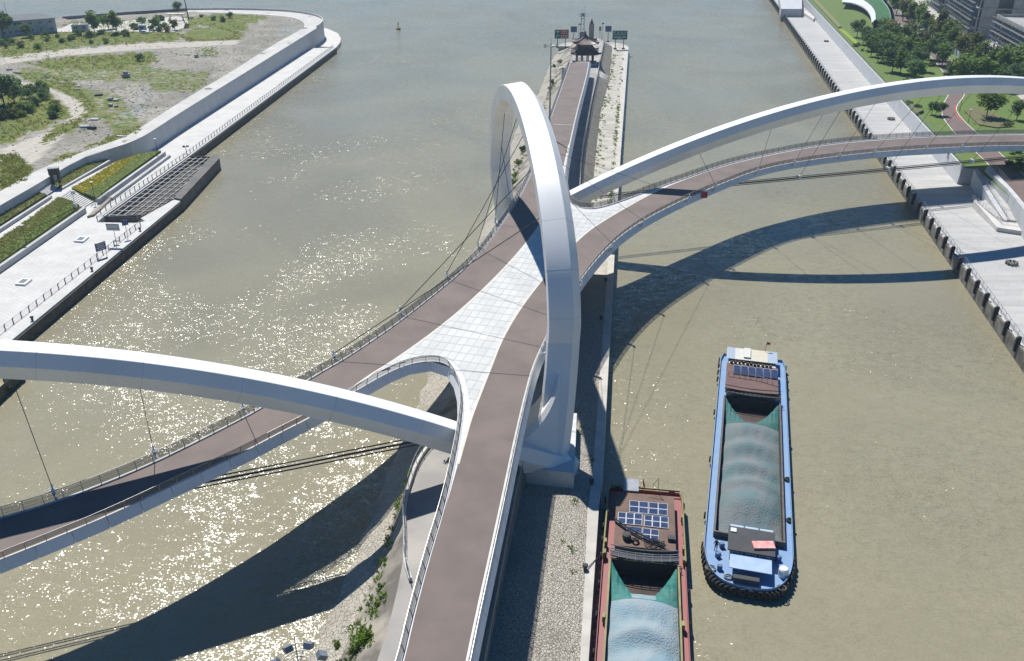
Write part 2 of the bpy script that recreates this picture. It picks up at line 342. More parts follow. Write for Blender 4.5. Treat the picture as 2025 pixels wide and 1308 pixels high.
def arch_part(P, n, near, taper=None):
    o = obj('arch', arch_mesh(P, n, near, taper), WHITE, bridge); me = o.data
    bm = bmesh.new(); bm.from_mesh(me); bmesh.ops.recalc_face_normals(bm, faces=bm.faces)
    bmesh.ops.bevel(bm, geom=[e for e in bm.edges if e.calc_face_angle(0) > .35 and len(e.link_faces) == 2 and max(len(f.verts) for f in e.link_faces) == 4], offset=.05, segments=1, affect='EDGES')
    bm.to_mesh(me); bm.free(); return o
UP = Vector((0, 0, 1))
nR = Vector((.27, -.96, 0)).normalized(); nL = Vector((.33, -.94, 0)).normalized(); nC = Vector((AB.y, -AB.x, 0))
props(arch_part([right_arch(x) for x in np.linspace(-3, 200, 140)], nR, UP), 'white side arch over the right channel')
props(arch_part([left_arch(x) for x in np.linspace(8, -192, 140)], nL, UP), 'white side arch over the left channel')
ra = [ring(a) for a in np.linspace(-.66, math.pi + .66, 240)]
def ring_mesh():
    secs = []; ctr = ring(math.pi / 2).copy(); ctr.z = 19.8
    for i, p in enumerate(ra):
        t = (ra[min(i + 1, len(ra) - 1)] - ra[max(i - 1, 0)]).normalized(); b = t.cross(nC).normalized()
        if b.dot(p - ctr) < 0: b = -b
        k = 1 + .06 * max(0, (16 - p.z) / 12)
        secs.append([p + nC * (u * k) + b * (v * (1 + .4 * max(0, (14 - p.z) / 10))) for u, v in HEXR])
    return MB().loft(secs)
o = obj('arch', ring_mesh(), WHITE, bridge); props(o, 'tall white central arch standing over the deck crossing')
bm = bmesh.new(); bm.from_mesh(o.data); bmesh.ops.recalc_face_normals(bm, faces=bm.faces)
bmesh.ops.bevel(bm, geom=[e for e in bm.edges if e.calc_face_angle(0) > .3 and len(e.link_faces) == 2 and max(len(f.verts) for f in e.link_faces) == 4], offset=.05, segments=1, affect='EDGES'); bm.to_mesh(o.data); bm.free()
SEAM = mat('weld_seam', (.66, .67, .69), None, 1, rough=.45)
def seams(P, n, near, H_, every=7):
    for i in range(every, len(P) - every, every):
        t = (P[i + 1] - P[i - 1]).normalized(); b = t.cross(n).normalized(); b = b if b.dot(near(P[i])) > 0 else -b
        obj('weld_seam', MB().loft([[P[i] + t * d + n * (u * 1.004) + b * (v * 1.004) for u, v in H_] for d in (-.04, .04)]), SEAM, bridge)
seams([right_arch(x) for x in np.linspace(-3, 200, 140)], nR, lambda p: UP, HEX); seams([left_arch(x) for x in np.linspace(8, -192, 140)], nL, lambda p: UP, HEX)
rc_ = ring(math.pi / 2).copy(); rc_.z = 19.8; seams(ra[30:-30], nC, lambda p: p - rc_, HEXR, 13)
# concrete pedestals where the arches meet
def pedestal(P, z0, z1, name='pedestal'):
    q = MB().prism([Vector((p[0], p[1], z1)) for p in P], z0)
    return obj(name, q, mat('pedestal_concrete', (.60, .61, .62), (.50, .51, .52), .8, rough=.7, detail=8), bridge)
pa = [Vector((8.3, 94.3, 2.6)), Vector((9.6, 109, 2.6)), Vector((-4, 110, 2.6)), Vector((-5.5, 97, 2.6)), at(1030, 945, 3.4), at(1085, 962, 2.6)]
pedestal(pa, 2.0, 5.2)
pedestal([Vector((5 - p.x, 285 - p.y, 0)) for p in pa], 1.0, 6.4)
# web that ties the leg of the central arch to the side arch above each pedestal
def web(c, sgn):
    prof = [(-10.0, 8.3)] + [(-9.2 + 9.4 * math.sin(g), 8.5 + 8.6 * (1 - math.cos(g))) for g in np.linspace(.1, math.pi / 2 * .93, 14)]
    poly2 = prof + [(.35, 15.9), (.0, 4.9), (-10.0, 4.7)]; q = MB(); secs = []
    for d, sx, dz in ((-1.9, 1, -.9), (-1.0, 1, 0), (3.6, .95, 0), (5.0, .9, -.6)):
        secs.append([Vector((c.x + sgn * u * sx, c.y + sgn * (d + .3 * u + .36 * (z - 5)), max(4.7, z + dz))) for u, z in poly2])
    q.loft(secs); o = obj('arch_web', q, WHITE, bridge); b2 = bmesh.new(); b2.from_mesh(o.data); bmesh.ops.recalc_face_normals(b2, faces=b2.faces); b2.to_mesh(o.data); b2.free()
web(Vector((6.0, 98.2, 0)), 1); web(Vector((-1.0, 187.6, 0)), -1)

# deck outline: pixel x, pixel y, height
D1F = [(-300, 1118, 13.9), (-150, 1073, 14), (0, 1024, 14.2), (95, 998, 14.2), (214, 953, 14.3), (306, 914, 14.4), (382, 877, 14.5), (459, 838, 14.6), (512, 810, 14.7), (625, 742, 14.9), (699, 700, 15), (815, 619, 15), (938, 517, 15),
       (985, 453, 15), (1024, 395, 15), (1046, 352, 15), (1060, 309, 15), (1091, 226, 14), (1119, 147, 12.2), (1126, 126, 11.7)]
D1R = [(1166, 122, 11.7), (1162, 147, 12.2), (1141, 226, 14), (1125, 300, 15), (1117, 345, 15)]                 # right edge of the far ramp
BAYF = [(1119, 375, 15), (1126, 398, 15), (1140, 409, 15), (1160, 413, 15), (1182, 412, 15), (1223, 400, 15), (1292, 374, 15), (1361, 350, 15), (1430, 326, 15), (1500, 309, 15), (1603, 289, 15), (1706, 277, 15), (1844, 269, 14.8), (2025, 264, 14.5), (2300, 268, 14)]
D2N = [(2300, 296, 14), (2025, 287, 14.5), (1878, 292, 14.8), (1741, 300, 15), (1603, 316, 15), (1500, 335, 15), (1412, 370, 15), (1344, 399, 15), (1268, 438, 15), (1206, 483, 15), (1150, 549, 15), (1112, 610, 15), (1084, 662, 15), (1055, 725, 15), (1036, 800, 15), (1017, 884, 15), (994, 996, 14.7), (969, 1111, 14.3), (943, 1230, 13.8), (927, 1308, 13.5), (898, 1450, 13)]
D2L = [(752, 1450, 13), (796, 1308, 13.5), (814, 1227, 13.8), (847, 1103, 14.3), (878, 1002, 14.7), (895, 928, 15)]
BAYN = [(905, 880, 15), (912, 835, 15), (916, 796, 15), (911, 761, 15), (898, 733, 15), (879, 717, 15), (847, 714, 15), (803, 722, 15), (760, 741, 15), (710, 770, 15)]
D1N = [(619, 824, 14.9), (543, 862, 14.7), (478, 897, 14.6), (363, 950, 14.5), (222, 1017, 14.3), (107, 1065, 14.2), (0, 1107, 14.2), (-150, 1168, 14), (-300, 1225, 13.9)]
E1 = smooth_path(pts(D1F, 0), 2)                    # far/left edge, left bank -> far end
E2 = smooth_path(pts(D1R + BAYF, 0), 2)             # far end -> right bank
E3 = smooth_path(pts(D2N, 0), 2)                    # right bank -> near end
E4 = smooth_path(pts(D2L + BAYN + D1N, 0), 2)       # near end -> left bank
OUT = E1 + E2 + E3 + E4
dk = MB(); dk.poly([p - Vector((0, 0, .03)) for p in OUT])
# soffit and tapered underside
low = [Vector((p.x, p.y, p.z - 1.5)) for p in OUT]
k0 = len(dk.v); dk.poly(low)
for i in range(len(dk.f)):
    if min(dk.f[i]) >= k0: dk.f[i] = dk.f[i][::-1]
N = len(OUT)
for i in range(N):
    a, b = OUT[i], OUT[(i + 1) % N]; dk.face([low[i], low[(i + 1) % N], b - Vector((0, 0, .03)), a - Vector((0, 0, .03))])
obj('deck_girder', dk, mat('girder_paint', (.62, .63, .64), None, .4, rough=.5), bridge)
for o in (bridge.children[-1],):
    b2 = bmesh.new(); b2.from_mesh(o.data); bmesh.ops.remove_doubles(b2, verts=b2.verts, dist=.0005); bmesh.ops.recalc_face_normals(b2, faces=b2.faces); b2.to_mesh(o.data); b2.free()
# brown running surfaces
IN1 = [(-300, 1222, 13.9), (-150, 1165, 14), (0, 1104, 14.2), (107, 1062, 14.2), (222, 1014, 14.3), (363, 947, 14.5), (478, 894, 14.6), (543, 859, 14.7), (619, 821, 14.9), (680, 781, 15), (725, 746, 15), (786, 709, 15), (882, 639, 15), (951, 578, 15), (1008, 520, 15), (1052, 468, 15), (1080, 425, 15), (1100, 385, 15), (1112, 345, 15), (1122, 300, 15), (1138.5, 226, 14), (1160, 147, 12.2), (1164, 123, 11.7)]
IN2 = [(758, 1450, 13), (800, 1308, 13.5), (818, 1227, 13.8), (851, 1103, 14.3), (882, 1002, 14.7), (903, 928, 15), (922.7, 858, 15), (931, 828, 15), (951, 776, 15), (972, 723, 15), (992, 671, 15), (1030, 607, 15), (1085, 537, 15), (1120, 498, 15), (1160, 459, 15), (1205, 430, 15), (1252, 403, 15), (1296, 379, 15), (1361, 353, 15), (1430, 329, 15), (1500, 312, 15), (1603, 291.5, 15), (1706, 279.5, 15), (1844, 271, 14.8), (2025, 266, 14.5), (2300, 270, 14)]
I1 = smooth_path(pts(IN1, 0), 2); I2 = smooth_path(pts(IN2, 0), 2)
up1 = Vector((0, 0, .012))
def lane(A, B):
    q = MB(); q.poly([p + up1 for p in A] + [p + up1 for p in B[::-1]]); return q
obj('deck_surface', lane([p - n * .3 for p, n in zip(E1, left_normals(E1))], I1), BROWN, bridge)
obj('deck_surface', lane(I2, [p + n * -.3 for p, n in zip(E3[::-1], left_normals(E3[::-1]))][0:] if False else [p - n * .3 for p, n in zip(E3, left_normals(E3))][::-1]), BROWN, bridge)
# pale plate between the lanes, with the glass floor on it
i1a = [p for p in I1 if 88 < p.y < 178 and p.x > -40]; i2a = [p for p in I2 if 80 < p.y < 186 and p.x < 42]
e4a = [p for p in E4 if 84 < p.y < 112 and -30 < p.x < 2]
e2a = [p for p in E2 if 165 < p.y < 190 and p.x < 42]
LENS = smooth_path(pts([(934, 822, 15), (951, 776, 15), (972, 723, 15), (992, 671, 15), (1030, 607, 15), (1085, 537, 15), (1120, 498, 15), (1160, 459, 15), (1205, 430, 15), (1252, 403, 15), (1285, 384, 15), (1225, 407, 15), (1183, 420, 15), (1150, 420, 15), (1128, 412, 15), (1112, 395, 15), (1104, 375, 15), (1080, 425, 15), (1052, 468, 15), (1008, 520, 15), (951, 578, 15), (882, 639, 15), (786, 709, 15), (735, 742, 15), (800, 714, 15), (850, 704, 15), (890, 708, 15), (915, 735, 15), (926, 775, 15), (929, 810, 15)], 0), 1)
q = MB(); q.poly([p + Vector((0, 0, .004)) for p in LENS]); obj('glass_floor_frame', q, mat('glass_frame', (.48, .47, .44), (.41, .40, .38), .7, rough=.6), bridge)
# cream kerb lines along the glass
CREAM = mat('cream_kerb', (.66, .63, .56), None, .8, rough=.7)
for P in (I1[int(len(I1) * .36):int(len(I1) * .86)], I2[int(len(I2) * .22):int(len(I2) * .70)]):
    q = MB(); n_ = left_normals(P); A = [p + n * .16 + Vector((0, 0, .03)) for p, n in zip(P, n_)]; B = [p - n * .16 + Vector((0, 0, .03)) for p, n in zip(P, n_)]
    q.strip(B, A); obj('kerb_line', q, CREAM, bridge)
GLASS = mat('frosted_glass_panel', (.57, .575, .56), (.50, .51, .50), .22, rough=.5, rnd=.07, spec=.4)
def clip(P, nx, ny, d):
    out = []
    for i in range(len(P)):
        a, b = P[i], P[(i + 1) % len(P)]; da = nx * a[0] + ny * a[1] - d; db = nx * b[0] + ny * b[1] - d
        if da >= 0: out.append(a)
        if da * db < 0: t = da / (da - db); out.append((a[0] + (b[0] - a[0]) * t, a[1] + (b[1] - a[1]) * t))
    return out
org = Vector((-4.9, 92.2, 15)); ax = Vector((.28, .96, 0)).normalized(); lat = Vector((ax.y, -ax.x, 0))
LP = [((p - org).dot(ax), (p - org).dot(lat)) for p in LENS]
cells = []
CU, CV = 2.3, 1.25
for iu in range(-10, 42):
    for iv in range(-16, 22):
        u0, v0 = iu * CU, iv * CV
        P = clip(LP, 1, 0, u0 + .08); P = clip(P, -1, 0, -(u0 + CU - .08)) if len(P) > 2 else P
        P = clip(P, 0, 1, v0 + .045) if len(P) > 2 else P; P = clip(P, 0, -1, -(v0 + CV - .045)) if len(P) > 2 else P
        if len(P) < 3: continue
        ar = abs(sum(P[i][0] * P[(i + 1) % len(P)][1] - P[(i + 1) % len(P)][0] * P[i][1] for i in range(len(P)))) / 2
        if ar < .25: continue
        cells.append((ar, P))
cells.sort(key=lambda t: -t[0]); rest = MB()
for k, (ar, P) in enumerate(cells):
    cu = sum(p[0] for p in P) / len(P); cv = sum(p[1] for p in P) / len(P)
    W = [org + ax * (cu + (p[0] - cu) * .985) + lat * (cv + (p[1] - cv) * .97) for p in P]
    if k < 300: obj('glass_panel', MB().prism(W, 15.0, top=15.024), GLASS, bridge)
    else: rest.prism(W, 15.0, top=15.024)
if rest.v: props(obj('glass_panels_far', rest, GLASS, bridge), kind='stuff')
# fascia panels, white cap and rails along each edge
pm = MB(); pm.box((0, 0, -.5), (1.0, .12, 1.0)); PANEL = pm.mesh('fascia_panel', FASC)
post = MB(); post.loft([[Vector((a * .035, b * .05, z0)) + Vector((0, o_, 0)) for a, b in ((-1, -1), (1, -1), (1, 1), (-1, 1))] for z0, o_ in ((-.06, .0), (.35, .05), (.75, .16), (1.15, .32))])
POST = post.mesh('post', STAIN)
mesh_m = bpy.data.materials.new('rail_wire_mesh'); mesh_m.use_nodes = True
n = mesh_m.node_tree.nodes; l = mesh_m.node_tree.links; tr = n.new('ShaderNodeBsdfTransparent'); ms = n.new('ShaderNodeMixShader'); ms.inputs[0].default_value = .55
n['Principled BSDF'].inputs['Base Color'].default_value = (.16, .14, .12, 1); n['Principled BSDF'].inputs['Roughness'].default_value = .5
l.new(tr.outputs[0], ms.inputs[1]); l.new(n['Principled BSDF'].outputs[0], ms.inputs[2]); l.new(ms.outputs[0], n['Material Output'].inputs[0])
npost = [0]
def edge_trim(P, side, step=2.0, panel=3.6):
    """side = +1 when outside lies on the left of P"""
    nn = [v * side for v in left_normals(P)]
    # fascia panels
    Q = resample(P, panel)
    for a, b in zip(Q, Q[1:]):
        t = b - a; L = t.length; yaw = math.atan2(t.y, t.x)
        o_ = Vector((-t.y, t.x, 0)).normalized() * side
        mid = (a + b) / 2 + o_ * .10 + Vector((0, 0, -.02))
        M = Matrix.Translation(mid) @ Matrix.Rotation(yaw, 4, 'Z') @ Matrix.Rotation(-math.asin(max(-1, min(1, t.z / L))), 4, 'Y') @ Matrix.Rotation(side * R(24), 4, 'X') @ Matrix.Diagonal((L - .06, 1, 1.3, 1))
        link('fascia_panel', PANEL, bridge, M=M)
    A = [p + v * -.2 + Vector((0, 0, .06)) for p, v in zip(P, nn)]; B = [p + v * .12 + Vector((0, 0, .06)) for p, v in zip(P, nn)]
    A0 = [p - Vector((0, 0, .07)) for p in A]; B0 = [p - Vector((0, 0, .07)) for p in B]
    q = MB(); q.strip(A, B) if side > 0 else q.strip(B, A)
    q.strip(A0, A); q.strip(B, B0)
    obj('deck_edge_cap', q, mat('edge_cap_grey', (.55, .54, .52), (.42, .41, .40), .8, rough=.5), bridge)
    # railing run
    rl = MB(); off = [p + v * .30 + Vector((0, 0, 1.13)) for p, v in zip(P, nn)]
    rl.tube(off, .045, 6); rl.tube([p + v * .15 + Vector((0, 0, .78)) for p, v in zip(P, nn)], .018, 4); rl.tube([p + v * .05 + Vector((0, 0, .42)) for p, v in zip(P, nn)], .018, 4)
    ro = obj('railing', rl, STAIN, bridge)
    inf = MB(); inf.strip([p + v * .0 + Vector((0, 0, .12)) for p, v in zip(P, nn)], [p + v * .26 + Vector((0, 0, 1.06)) for p, v in zip(P, nn)])
    obj('wire_mesh', inf, mesh_m, ro)
    Q = resample(P, step); nq = [v * side for v in left_normals(Q)]
    for p, v in zip(Q, nq):
        link('post', POST, ro, loc=p, rz=math.atan2(v.y, v.x) - math.pi / 2); npost[0] += 1
edge_trim(E1, 1); edge_trim(E2, 1); edge_trim(E3, 1); edge_trim(E4, 1)
# closing rail round the far end of the ramp
a, b = E1[-1], E2[0]
ea = [a.lerp(b, t) + Vector((0, 3.2 * math.sin(math.pi * t), 0)) for t in np.linspace(0, 1, 12)]
q = MB().poly([a] + [p for p in ea] + [b] if False else [p + up1 for p in ea]); obj('deck_surface', q, BROWN, bridge)
q = MB()
for h in (.5, .85, 1.15): q.tube([p + Vector((0, 0, h)) for p in ea], .05, 5)
for p in ea[::2]: q.tube([p, p + Vector((0, 0, 1.15))], .05, 5)
q.strip([p - Vector((0, 0, 1.5)) for p in ea], [p for p in ea]); obj('end_railing', q, STAIN, bridge)
# white expansion joint across the far ramp
q = MB(); q.bar(at(1095, 247, 14.4), at(1131, 248, 14.4), .35, .04); obj('expansion_joint', q, CREAM, bridge)
# near-end supports under the deck
for x, y in ((18, 300), (12, 255), (20, 345)):
    q = MB(); q.tube([(x, y, 3), (x, y, 12)], .8, 12); obj('pier_column', q, CONC2, bridge)
# cable anchors on the deck edge, and the hangers
anc = MB(); anc.loft([[Vector((s_ * .12, y, z)) for s_, y, z in ((-1, 0, -.9), (1, 0, -.9), (1, 0, .1), (-1, 0, .1))], [Vector((s_ * .12, y, z)) for s_, y, z in ((-1, .9, -.3), (1, .9, -.3), (1, .9, .5), (-1, .9, .5))]])
anc.tube([(0, .9, .1), (0, 1.0, 1.0)], .2, 8); anc.tube([(-.45, .95, .75), (.45, .95, .75)], .09, 6); anc.tube([(0, 1.0, .9), (0, 1.02, 1.5)], .12, 6)
ANC = anc.mesh('cable_anchor', FASC)
def on_ring_plane(px, py):
    """point of the central arch that lies nearest to the given pixel"""
    return min((ring(a) for a in np.linspace(0, math.pi, 181)), key=lambda p: (pix(p)[0] - px) ** 2 + (pix(p)[1] - py) ** 2)
def nearest(P, q): return min(range(len(P)), key=lambda i: (P[i] - q).length)
def hanger(edge, side, bpx, top, r=.042):
    g = at(bpx[0], bpx[1], 15.2); i = nearest(edge, g); p = edge[i]; v = left_normals(edge)[i] * side
    link('cable_anchor', ANC, bridge, loc=p + v * .15, rz=math.atan2(v.y, v.x) - math.pi / 2)
    c = MB(); c.tube([p + v * 1.15 + Vector((0, 0, .9)), top], r, 6); obj('hanger_cable', c, CABLE, bridge)
for bp_, tp in (((665, 700), (1087, 412)), ((794, 621), (1066, 308)), ((885, 553), (1047, 236)), ((947, 494), (1024, 200)), ((990, 443), (1005, 208)), ((1022, 395), (994, 275))):
    hanger(E1, 1, bp_, on_ring_plane(*tp), .06)
for bp_, tp in (((1357, 399), (1104, 286)), ((1275, 447), (1102, 292)), ((1205, 498), (1118, 352)), ((1152, 570), (1116, 470)), ((1080, 700), (1112, 640))):
    hanger(E3, 1, bp_, on_ring_plane(*tp), .032)
for bp_, x in (((1412, 372), 40), ((1490, 342), 57), ((1567, 323), 69), ((1651, 311), 81), ((1741, 303), 93), ((1835, 297), 105), ((1930, 293), 117), ((2060, 289), 130)):
    hanger(E3, 1, bp_, right_arch(x))
for bp_, x in (((100, 975), -55.5), ((305, 885), -43), ((487, 815), -31), ((-120, 1060), -68)):
    hanger(E1, 1, bp_, left_arch(x))
# bundled tie cables between the arch feet
def tie(a, b, n_):
    for k, (u, z) in enumerate(((-.45, .25), (.45, .25), (-.45, -.25), (.45, -.25))):
        c = MB(); c.tube([a + n_ * u + UP * z, b + n_ * u + UP * z], .085, 6); obj('tie_cable', c, CABLE, bridge)
tie(Vector((9, 185.9, 12)), Vector((205, 241.5, 12)), Vector((.27, -.96, 0))); tie(Vector((-5.5, 94.2, 12)), Vector((-195, 27, 12)), Vector((.33, -.94, 0)))
for x in (69, 93, 117, 141):
    yv = 189.3 + .284 * (x - 21); c = MB(); c.tube([(x, yv, 12), right_arch(x + 4)], .05, 5); obj('hanger_cable', c, CABLE, bridge)
    c = MB(); c.box((x, yv, 12.2), (.5, 1.3, .9), rz=.27); obj('cable_clamp', c, FASC, bridge)
# red square navigation mark on the deck side
p = E3[nearest(E3, at(1383, 386, 14.6))]
q = MB(); q.box(p + Vector((.5, -.9, -.35)), (1.35, .1, 1.35), rz=R(12)); nm = obj('navigation_mark', q, mat('mark_red', (.42, .02, .025), None, 1, rough=.6), bridge); props(nm, 'flat red square mark hung on the deck side')
# ------------------------------------------------------------------ vegetation kit
rv = random.Random(11)
ORD = 'first second third fourth fifth sixth seventh eighth ninth tenth eleventh twelfth thirteenth fourteenth fifteenth sixteenth seventeenth eighteenth nineteenth twentieth'.split()
ZONED = {}
def zoned(o, zone): ZONED.setdefault(zone, []).append(o); return o
def label_zones():
    """number the shrubs of each place from left to right"""
    for z, L_ in ZONED.items():
        for i, o in enumerate(sorted(L_, key=lambda o: pix(o.location)[0])): o['label'] = '%s %s, from left' % (ORD[i % 20], z)
def crown_mesh(name, m, n=900, rx=2.2, rz=2.3, zc=3.4, leaf=.3, clumps=16, seed=0):
    r = random.Random(seed); q = MB(); cs = []
    for _ in range(clumps):
        d = Vector((r.gauss(0, 1), r.gauss(0, 1), r.gauss(0, 1))).normalized() * (r.random() ** .4)
        cs.append((Vector((d.x * rx * .75, d.y * rx * .75, zc + d.z * rz * .75)), r.uniform(.28, .55)))
    for i in range(n):
        c, k = cs[r.randrange(clumps)]
        d = Vector((r.gauss(0, 1), r.gauss(0, 1), r.gauss(0, 1))).normalized() * (r.random() ** .45)
        p = c + Vector((d.x * rx * k, d.y * rx * k, d.z * rz * k))
        u = Vector((r.gauss(0, 1), r.gauss(0, 1), r.gauss(0, .6))).normalized(); v = u.cross(Vector((r.gauss(0, 1), r.gauss(0, 1), r.gauss(0, 1)))).normalized()
        a, b = leaf * r.uniform(.6, 1.3), leaf * r.uniform(.5, 1.0)
        q.face([p - u * a, p + v * b * .7, p + u * a, p - v * b * .7])
    return q.mesh(name, m)
def trunk_mesh(name, h=3.2, r0=.13, seed=0):
    r = random.Random(seed); q = MB(); q.tube([(0, 0, -.3), (.04, .02, h * .45), (.02, .08, h)], r0, 7, r2=r0 * .5)
    for k in range(5):
        a = k * 1.26 + r.random(); z0 = h * r.uniform(.45, .85); L = r.uniform(.9, 1.7)
        q.tube([(0.02, .03, z0), (math.cos(a) * L * .5, math.sin(a) * L * .5, z0 + L * .5), (math.cos(a) * L, math.sin(a) * L, z0 + L * 1.15)], r0 * .45, 5, r2=r0 * .15)
    return q.mesh(name, BARK)
CROWN = [crown_mesh('crown', LEAFS[i % 4], seed=20 + i, n=950, rx=[2.2, 2.0, 2.4, 1.9][i % 4], rz=[2.2, 2.6, 2.0, 2.9][i % 4]) for i in range(8)]
TRUNK = [trunk_mesh('trunk', seed=i) for i in range(3)]
SHRUB = [crown_mesh('shrub_leaves', LEAFS[i % 4], n=420, rx=1.0, rz=.65, zc=.5, leaf=.16, clumps=9, seed=50 + i) for i in range(8)]
def tree(loc, h, kind, label, group, name='tree', rx=1.0):
    e = empty(name, loc, label, 'tree', group); s_ = h / 5.6; a = rv.random() * 6.3
    link('trunk', TRUNK[rv.randrange(3)], e, loc=loc, rz=a, sc=(s_, s_, s_))
    link('crown', CROWN[kind % 8], e, loc=loc, rz=a, sc=(s_ * rx, s_ * rx, s_)); return e
def shrub(loc, s_, kind, label, group, name='shrub', sz=1.0):
    o = link(name, SHRUB[kind % 8], None, loc=loc, rz=rv.random() * 6.3, sc=(s_, s_, s_ * sz)); return props(o, label, 'shrub', group)
def tufts(name, P, label, m, hgt=(.25, .7), parent=None, nb=7):
    """weeds and grass growing at points P, one mass"""
    r = random.Random(len(P)); q = MB()
    for p in P:
        H = r.uniform(*hgt)
        for _ in range(nb):
            a = r.random() * 6.3; t = Vector((math.cos(a), math.sin(a), 0)); b = Vector((-t.y, t.x, 0)) * H * .12; s0 = Vector(p) + t * r.uniform(0, H * .5)
            q.face([s0 - b, s0 + b, s0 + t * H * r.uniform(.2, .7) + Vector((0, 0, H * r.uniform(.5, 1)))])
            q.face([s0 + t * .1 * H - b * 2, s0 + t * .5 * H + Vector((0, 0, .5 * H)), s0 + t * .6 * H + b * 2 + Vector((0, 0, .35 * H))])
    return props(obj(name, q, m), label, 'weeds', None, 'stuff')

# ------------------------------------------------------------------ left bank
def zland(y): return 7.9 + 1.8 * max(0.0, min(1.0, (y - 235) / 230.0))
def atl(px, py, dz=0.0):
    z = 8.5
    for _ in range(6):
        p = at(px, py, z + dz); z = zland(p.y)
    return at(px, py, z + dz)
QZ = 2.6
TWp = [(-700, 860), (-330, 610), (-120, 478), (0, 407), (67, 369), (118, 338), (168, 309.6), (215, 296), (256, 283), (286, 269), (313, 252), (343, 232), (430, 178), (540, 110), (622, 59), (636, 50), (640.5, 43), (634, 35), (605, 27.5), (560, 22.5), (470, 19.5), (370, 20.5)]
TW = smooth_path([atl(*p) for p in TWp], 2)
IWp = [(-700, 810), (-330, 570), (-120, 445), (0, 380), (67, 340), (114, 321), (188, 292), (252, 271), (296, 241), (370, 194), (471, 134.6), (538, 90), (598, 58), (603, 50), (598, 42), (572, 33.6), (505, 28.6), (370, 24)]
IW = smooth_path([atl(*p) for p in IWp], 2)
back = [atl(250, 28), atl(128, 37), atl(0, 50), atl(-300, 85), Vector((-520, 330, 8)), Vector((-520, 120, 8))]
land_poly = [(p.x, p.y) for p in TW] + [(p.x, p.y) for p in back]
# flood wall, in cast panels, with the pale walk on its crest
wall = empty('flood_wall', tuple(TW[20]), 'long curving grey concrete flood wall along the left promenade', 'wall')
wall.location.z = QZ
Q = resample(TW, 8.0)
for a, b in zip(Q, Q[1:]):
    q = MB(); t = (b - a).normalized(); n_ = Vector((-t.y, t.x, 0)); a2, b2 = a + t * .012, b - t * .012
    q.loft([[a2 - Vector((0, 0, a2.z)) - n_ * .25, a2 - Vector((0, 0, a2.z)) + n_ * .6, a2 + n_ * .6, a2],
            [b2 - Vector((0, 0, b2.z)) - n_ * .25, b2 - Vector((0, 0, b2.z)) + n_ * .6, b2 + n_ * .6, b2]])
    b3 = obj('wall_panel', q, WALLM, wall); bm = bmesh.new(); bm.from_mesh(b3.data); bmesh.ops.recalc_face_normals(bm, faces=bm.faces); bm.to_mesh(b3.data); bm.free()
q = MB(); q.poly([p + Vector((0, 0, .07)) for p in TW] + [p + Vector((0, 0, .07)) for p in IW[::-1]])
q.strip([p + Vector((0, 0, .07)) for p in TW], [p - Vector((0, 0, .3)) for p in TW])
struct('wall_top_walk_pavement', q, mat('white_walk', (.58, .57, .535), (.49, .48, .45), .18, rough=.85, detail=9, tiles=3.0))
# parapet on the river side of the tip
tip = TW[int(len(TW) * .68):]
q = MB(); o1 = [p + Vector((0, 0, 1.1)) for p in tip]; o2 = [p + n * .35 + Vector((0, 0, 1.1)) for p, n in zip(tip, left_normals(tip))]
q.strip(o2, o1); q.strip([p + Vector((0, 0, -.2)) for p in tip], o1); q.strip(o2, [p - Vector((0, 0, 1.2)) for p in o2])
props(obj('parapet_wall', q, CONC), 'low pale parapet wall curving round the far left headland', 'wall')
# waste ground
gx = np.arange(-420, -85, 1.5); gy = np.arange(150, 560, 1.7)
Z = lambda px_, k=.3365: [(a * k, b * k) for a, b in px_]
GR = [Z([(0, 235), (200, 190), (500, 180), (800, 185), (1060, 190), (1060, 240), (600, 268), (300, 300), (0, 330)]), Z([(150, 375), (400, 335), (900, 305), (935, 365), (700, 405), (300, 405)]),
      Z([(1055, 215), (1150, 170), (1300, 165), (1390, 190), (1410, 235), (1100, 245)]), Z([(880, 180), (1100, 100), (1350, 80), (1600, 96), (1450, 150), (1430, 225), (1380, 200), (1200, 150), (1050, 180)]),
      Z([(70, 430), (250, 430), (450, 490), (560, 640), (480, 740), (230, 860), (290, 770), (520, 660), (470, 590), (340, 530), (180, 480)]), Z([(0, 560), (120, 510), (280, 540), (395, 640), (400, 700), (200, 770), (0, 860)]),
      Z([(0, 910), (100, 900), (200, 1000), (150, 1060), (0, 1120)]), Z([(280, 940), (480, 890), (640, 800), (830, 740), (820, 780), (720, 815), (520, 880), (350, 960)]), Z([(380, 130), (800, 120), (1000, 140), (1000, 185), (500, 190)])]
GR2 = [Z([(830, 400), (1250, 430), (1180, 540), (900, 540)]), Z([(120, 400), (900, 380), (850, 480), (400, 480), (100, 440)]), Z([(430, 500), (700, 560), (900, 780), (700, 800), (560, 700)]), Z([(1150, 280), (1280, 300), (1240, 340)]), Z([(0, 290), (300, 280), (120, 340), (0, 345)])]
NET = [Z([(790, 520), (880, 510), (935, 560), (880, 640), (760, 710), (690, 680), (780, 600)]), Z([(1590, 200), (1700, 130), (1790, 150), (1780, 185), (1640, 220)]), Z([(1480, 320), (1600, 265), (1560, 330), (1440, 365)]), Z([(30, 405), (300, 450), (400, 490), (290, 480)]), Z([(380, 270), (620, 262), (600, 290), (400, 290)]), Z([(700, 300), (950, 285), (900, 310)])]
TRK = [Z([(60, 480), (200, 490), (350, 540), (480, 600), (520, 665), (400, 770), (200, 960), (0, 1010), (0, 880), (300, 770), (400, 700), (400, 640), (330, 560), (200, 505)]), Z([(0, 340), (350, 295), (850, 255), (1400, 238), (1400, 262), (850, 290), (350, 330), (0, 385)])]
verts = []; faces = []; cols = []; idx = {}
rg = random.Random(3)
def soft(px_, py_, polys): return 1.0 if any(inpoly(px_, py_, P) for P in polys) else 0.0
lp = land_poly
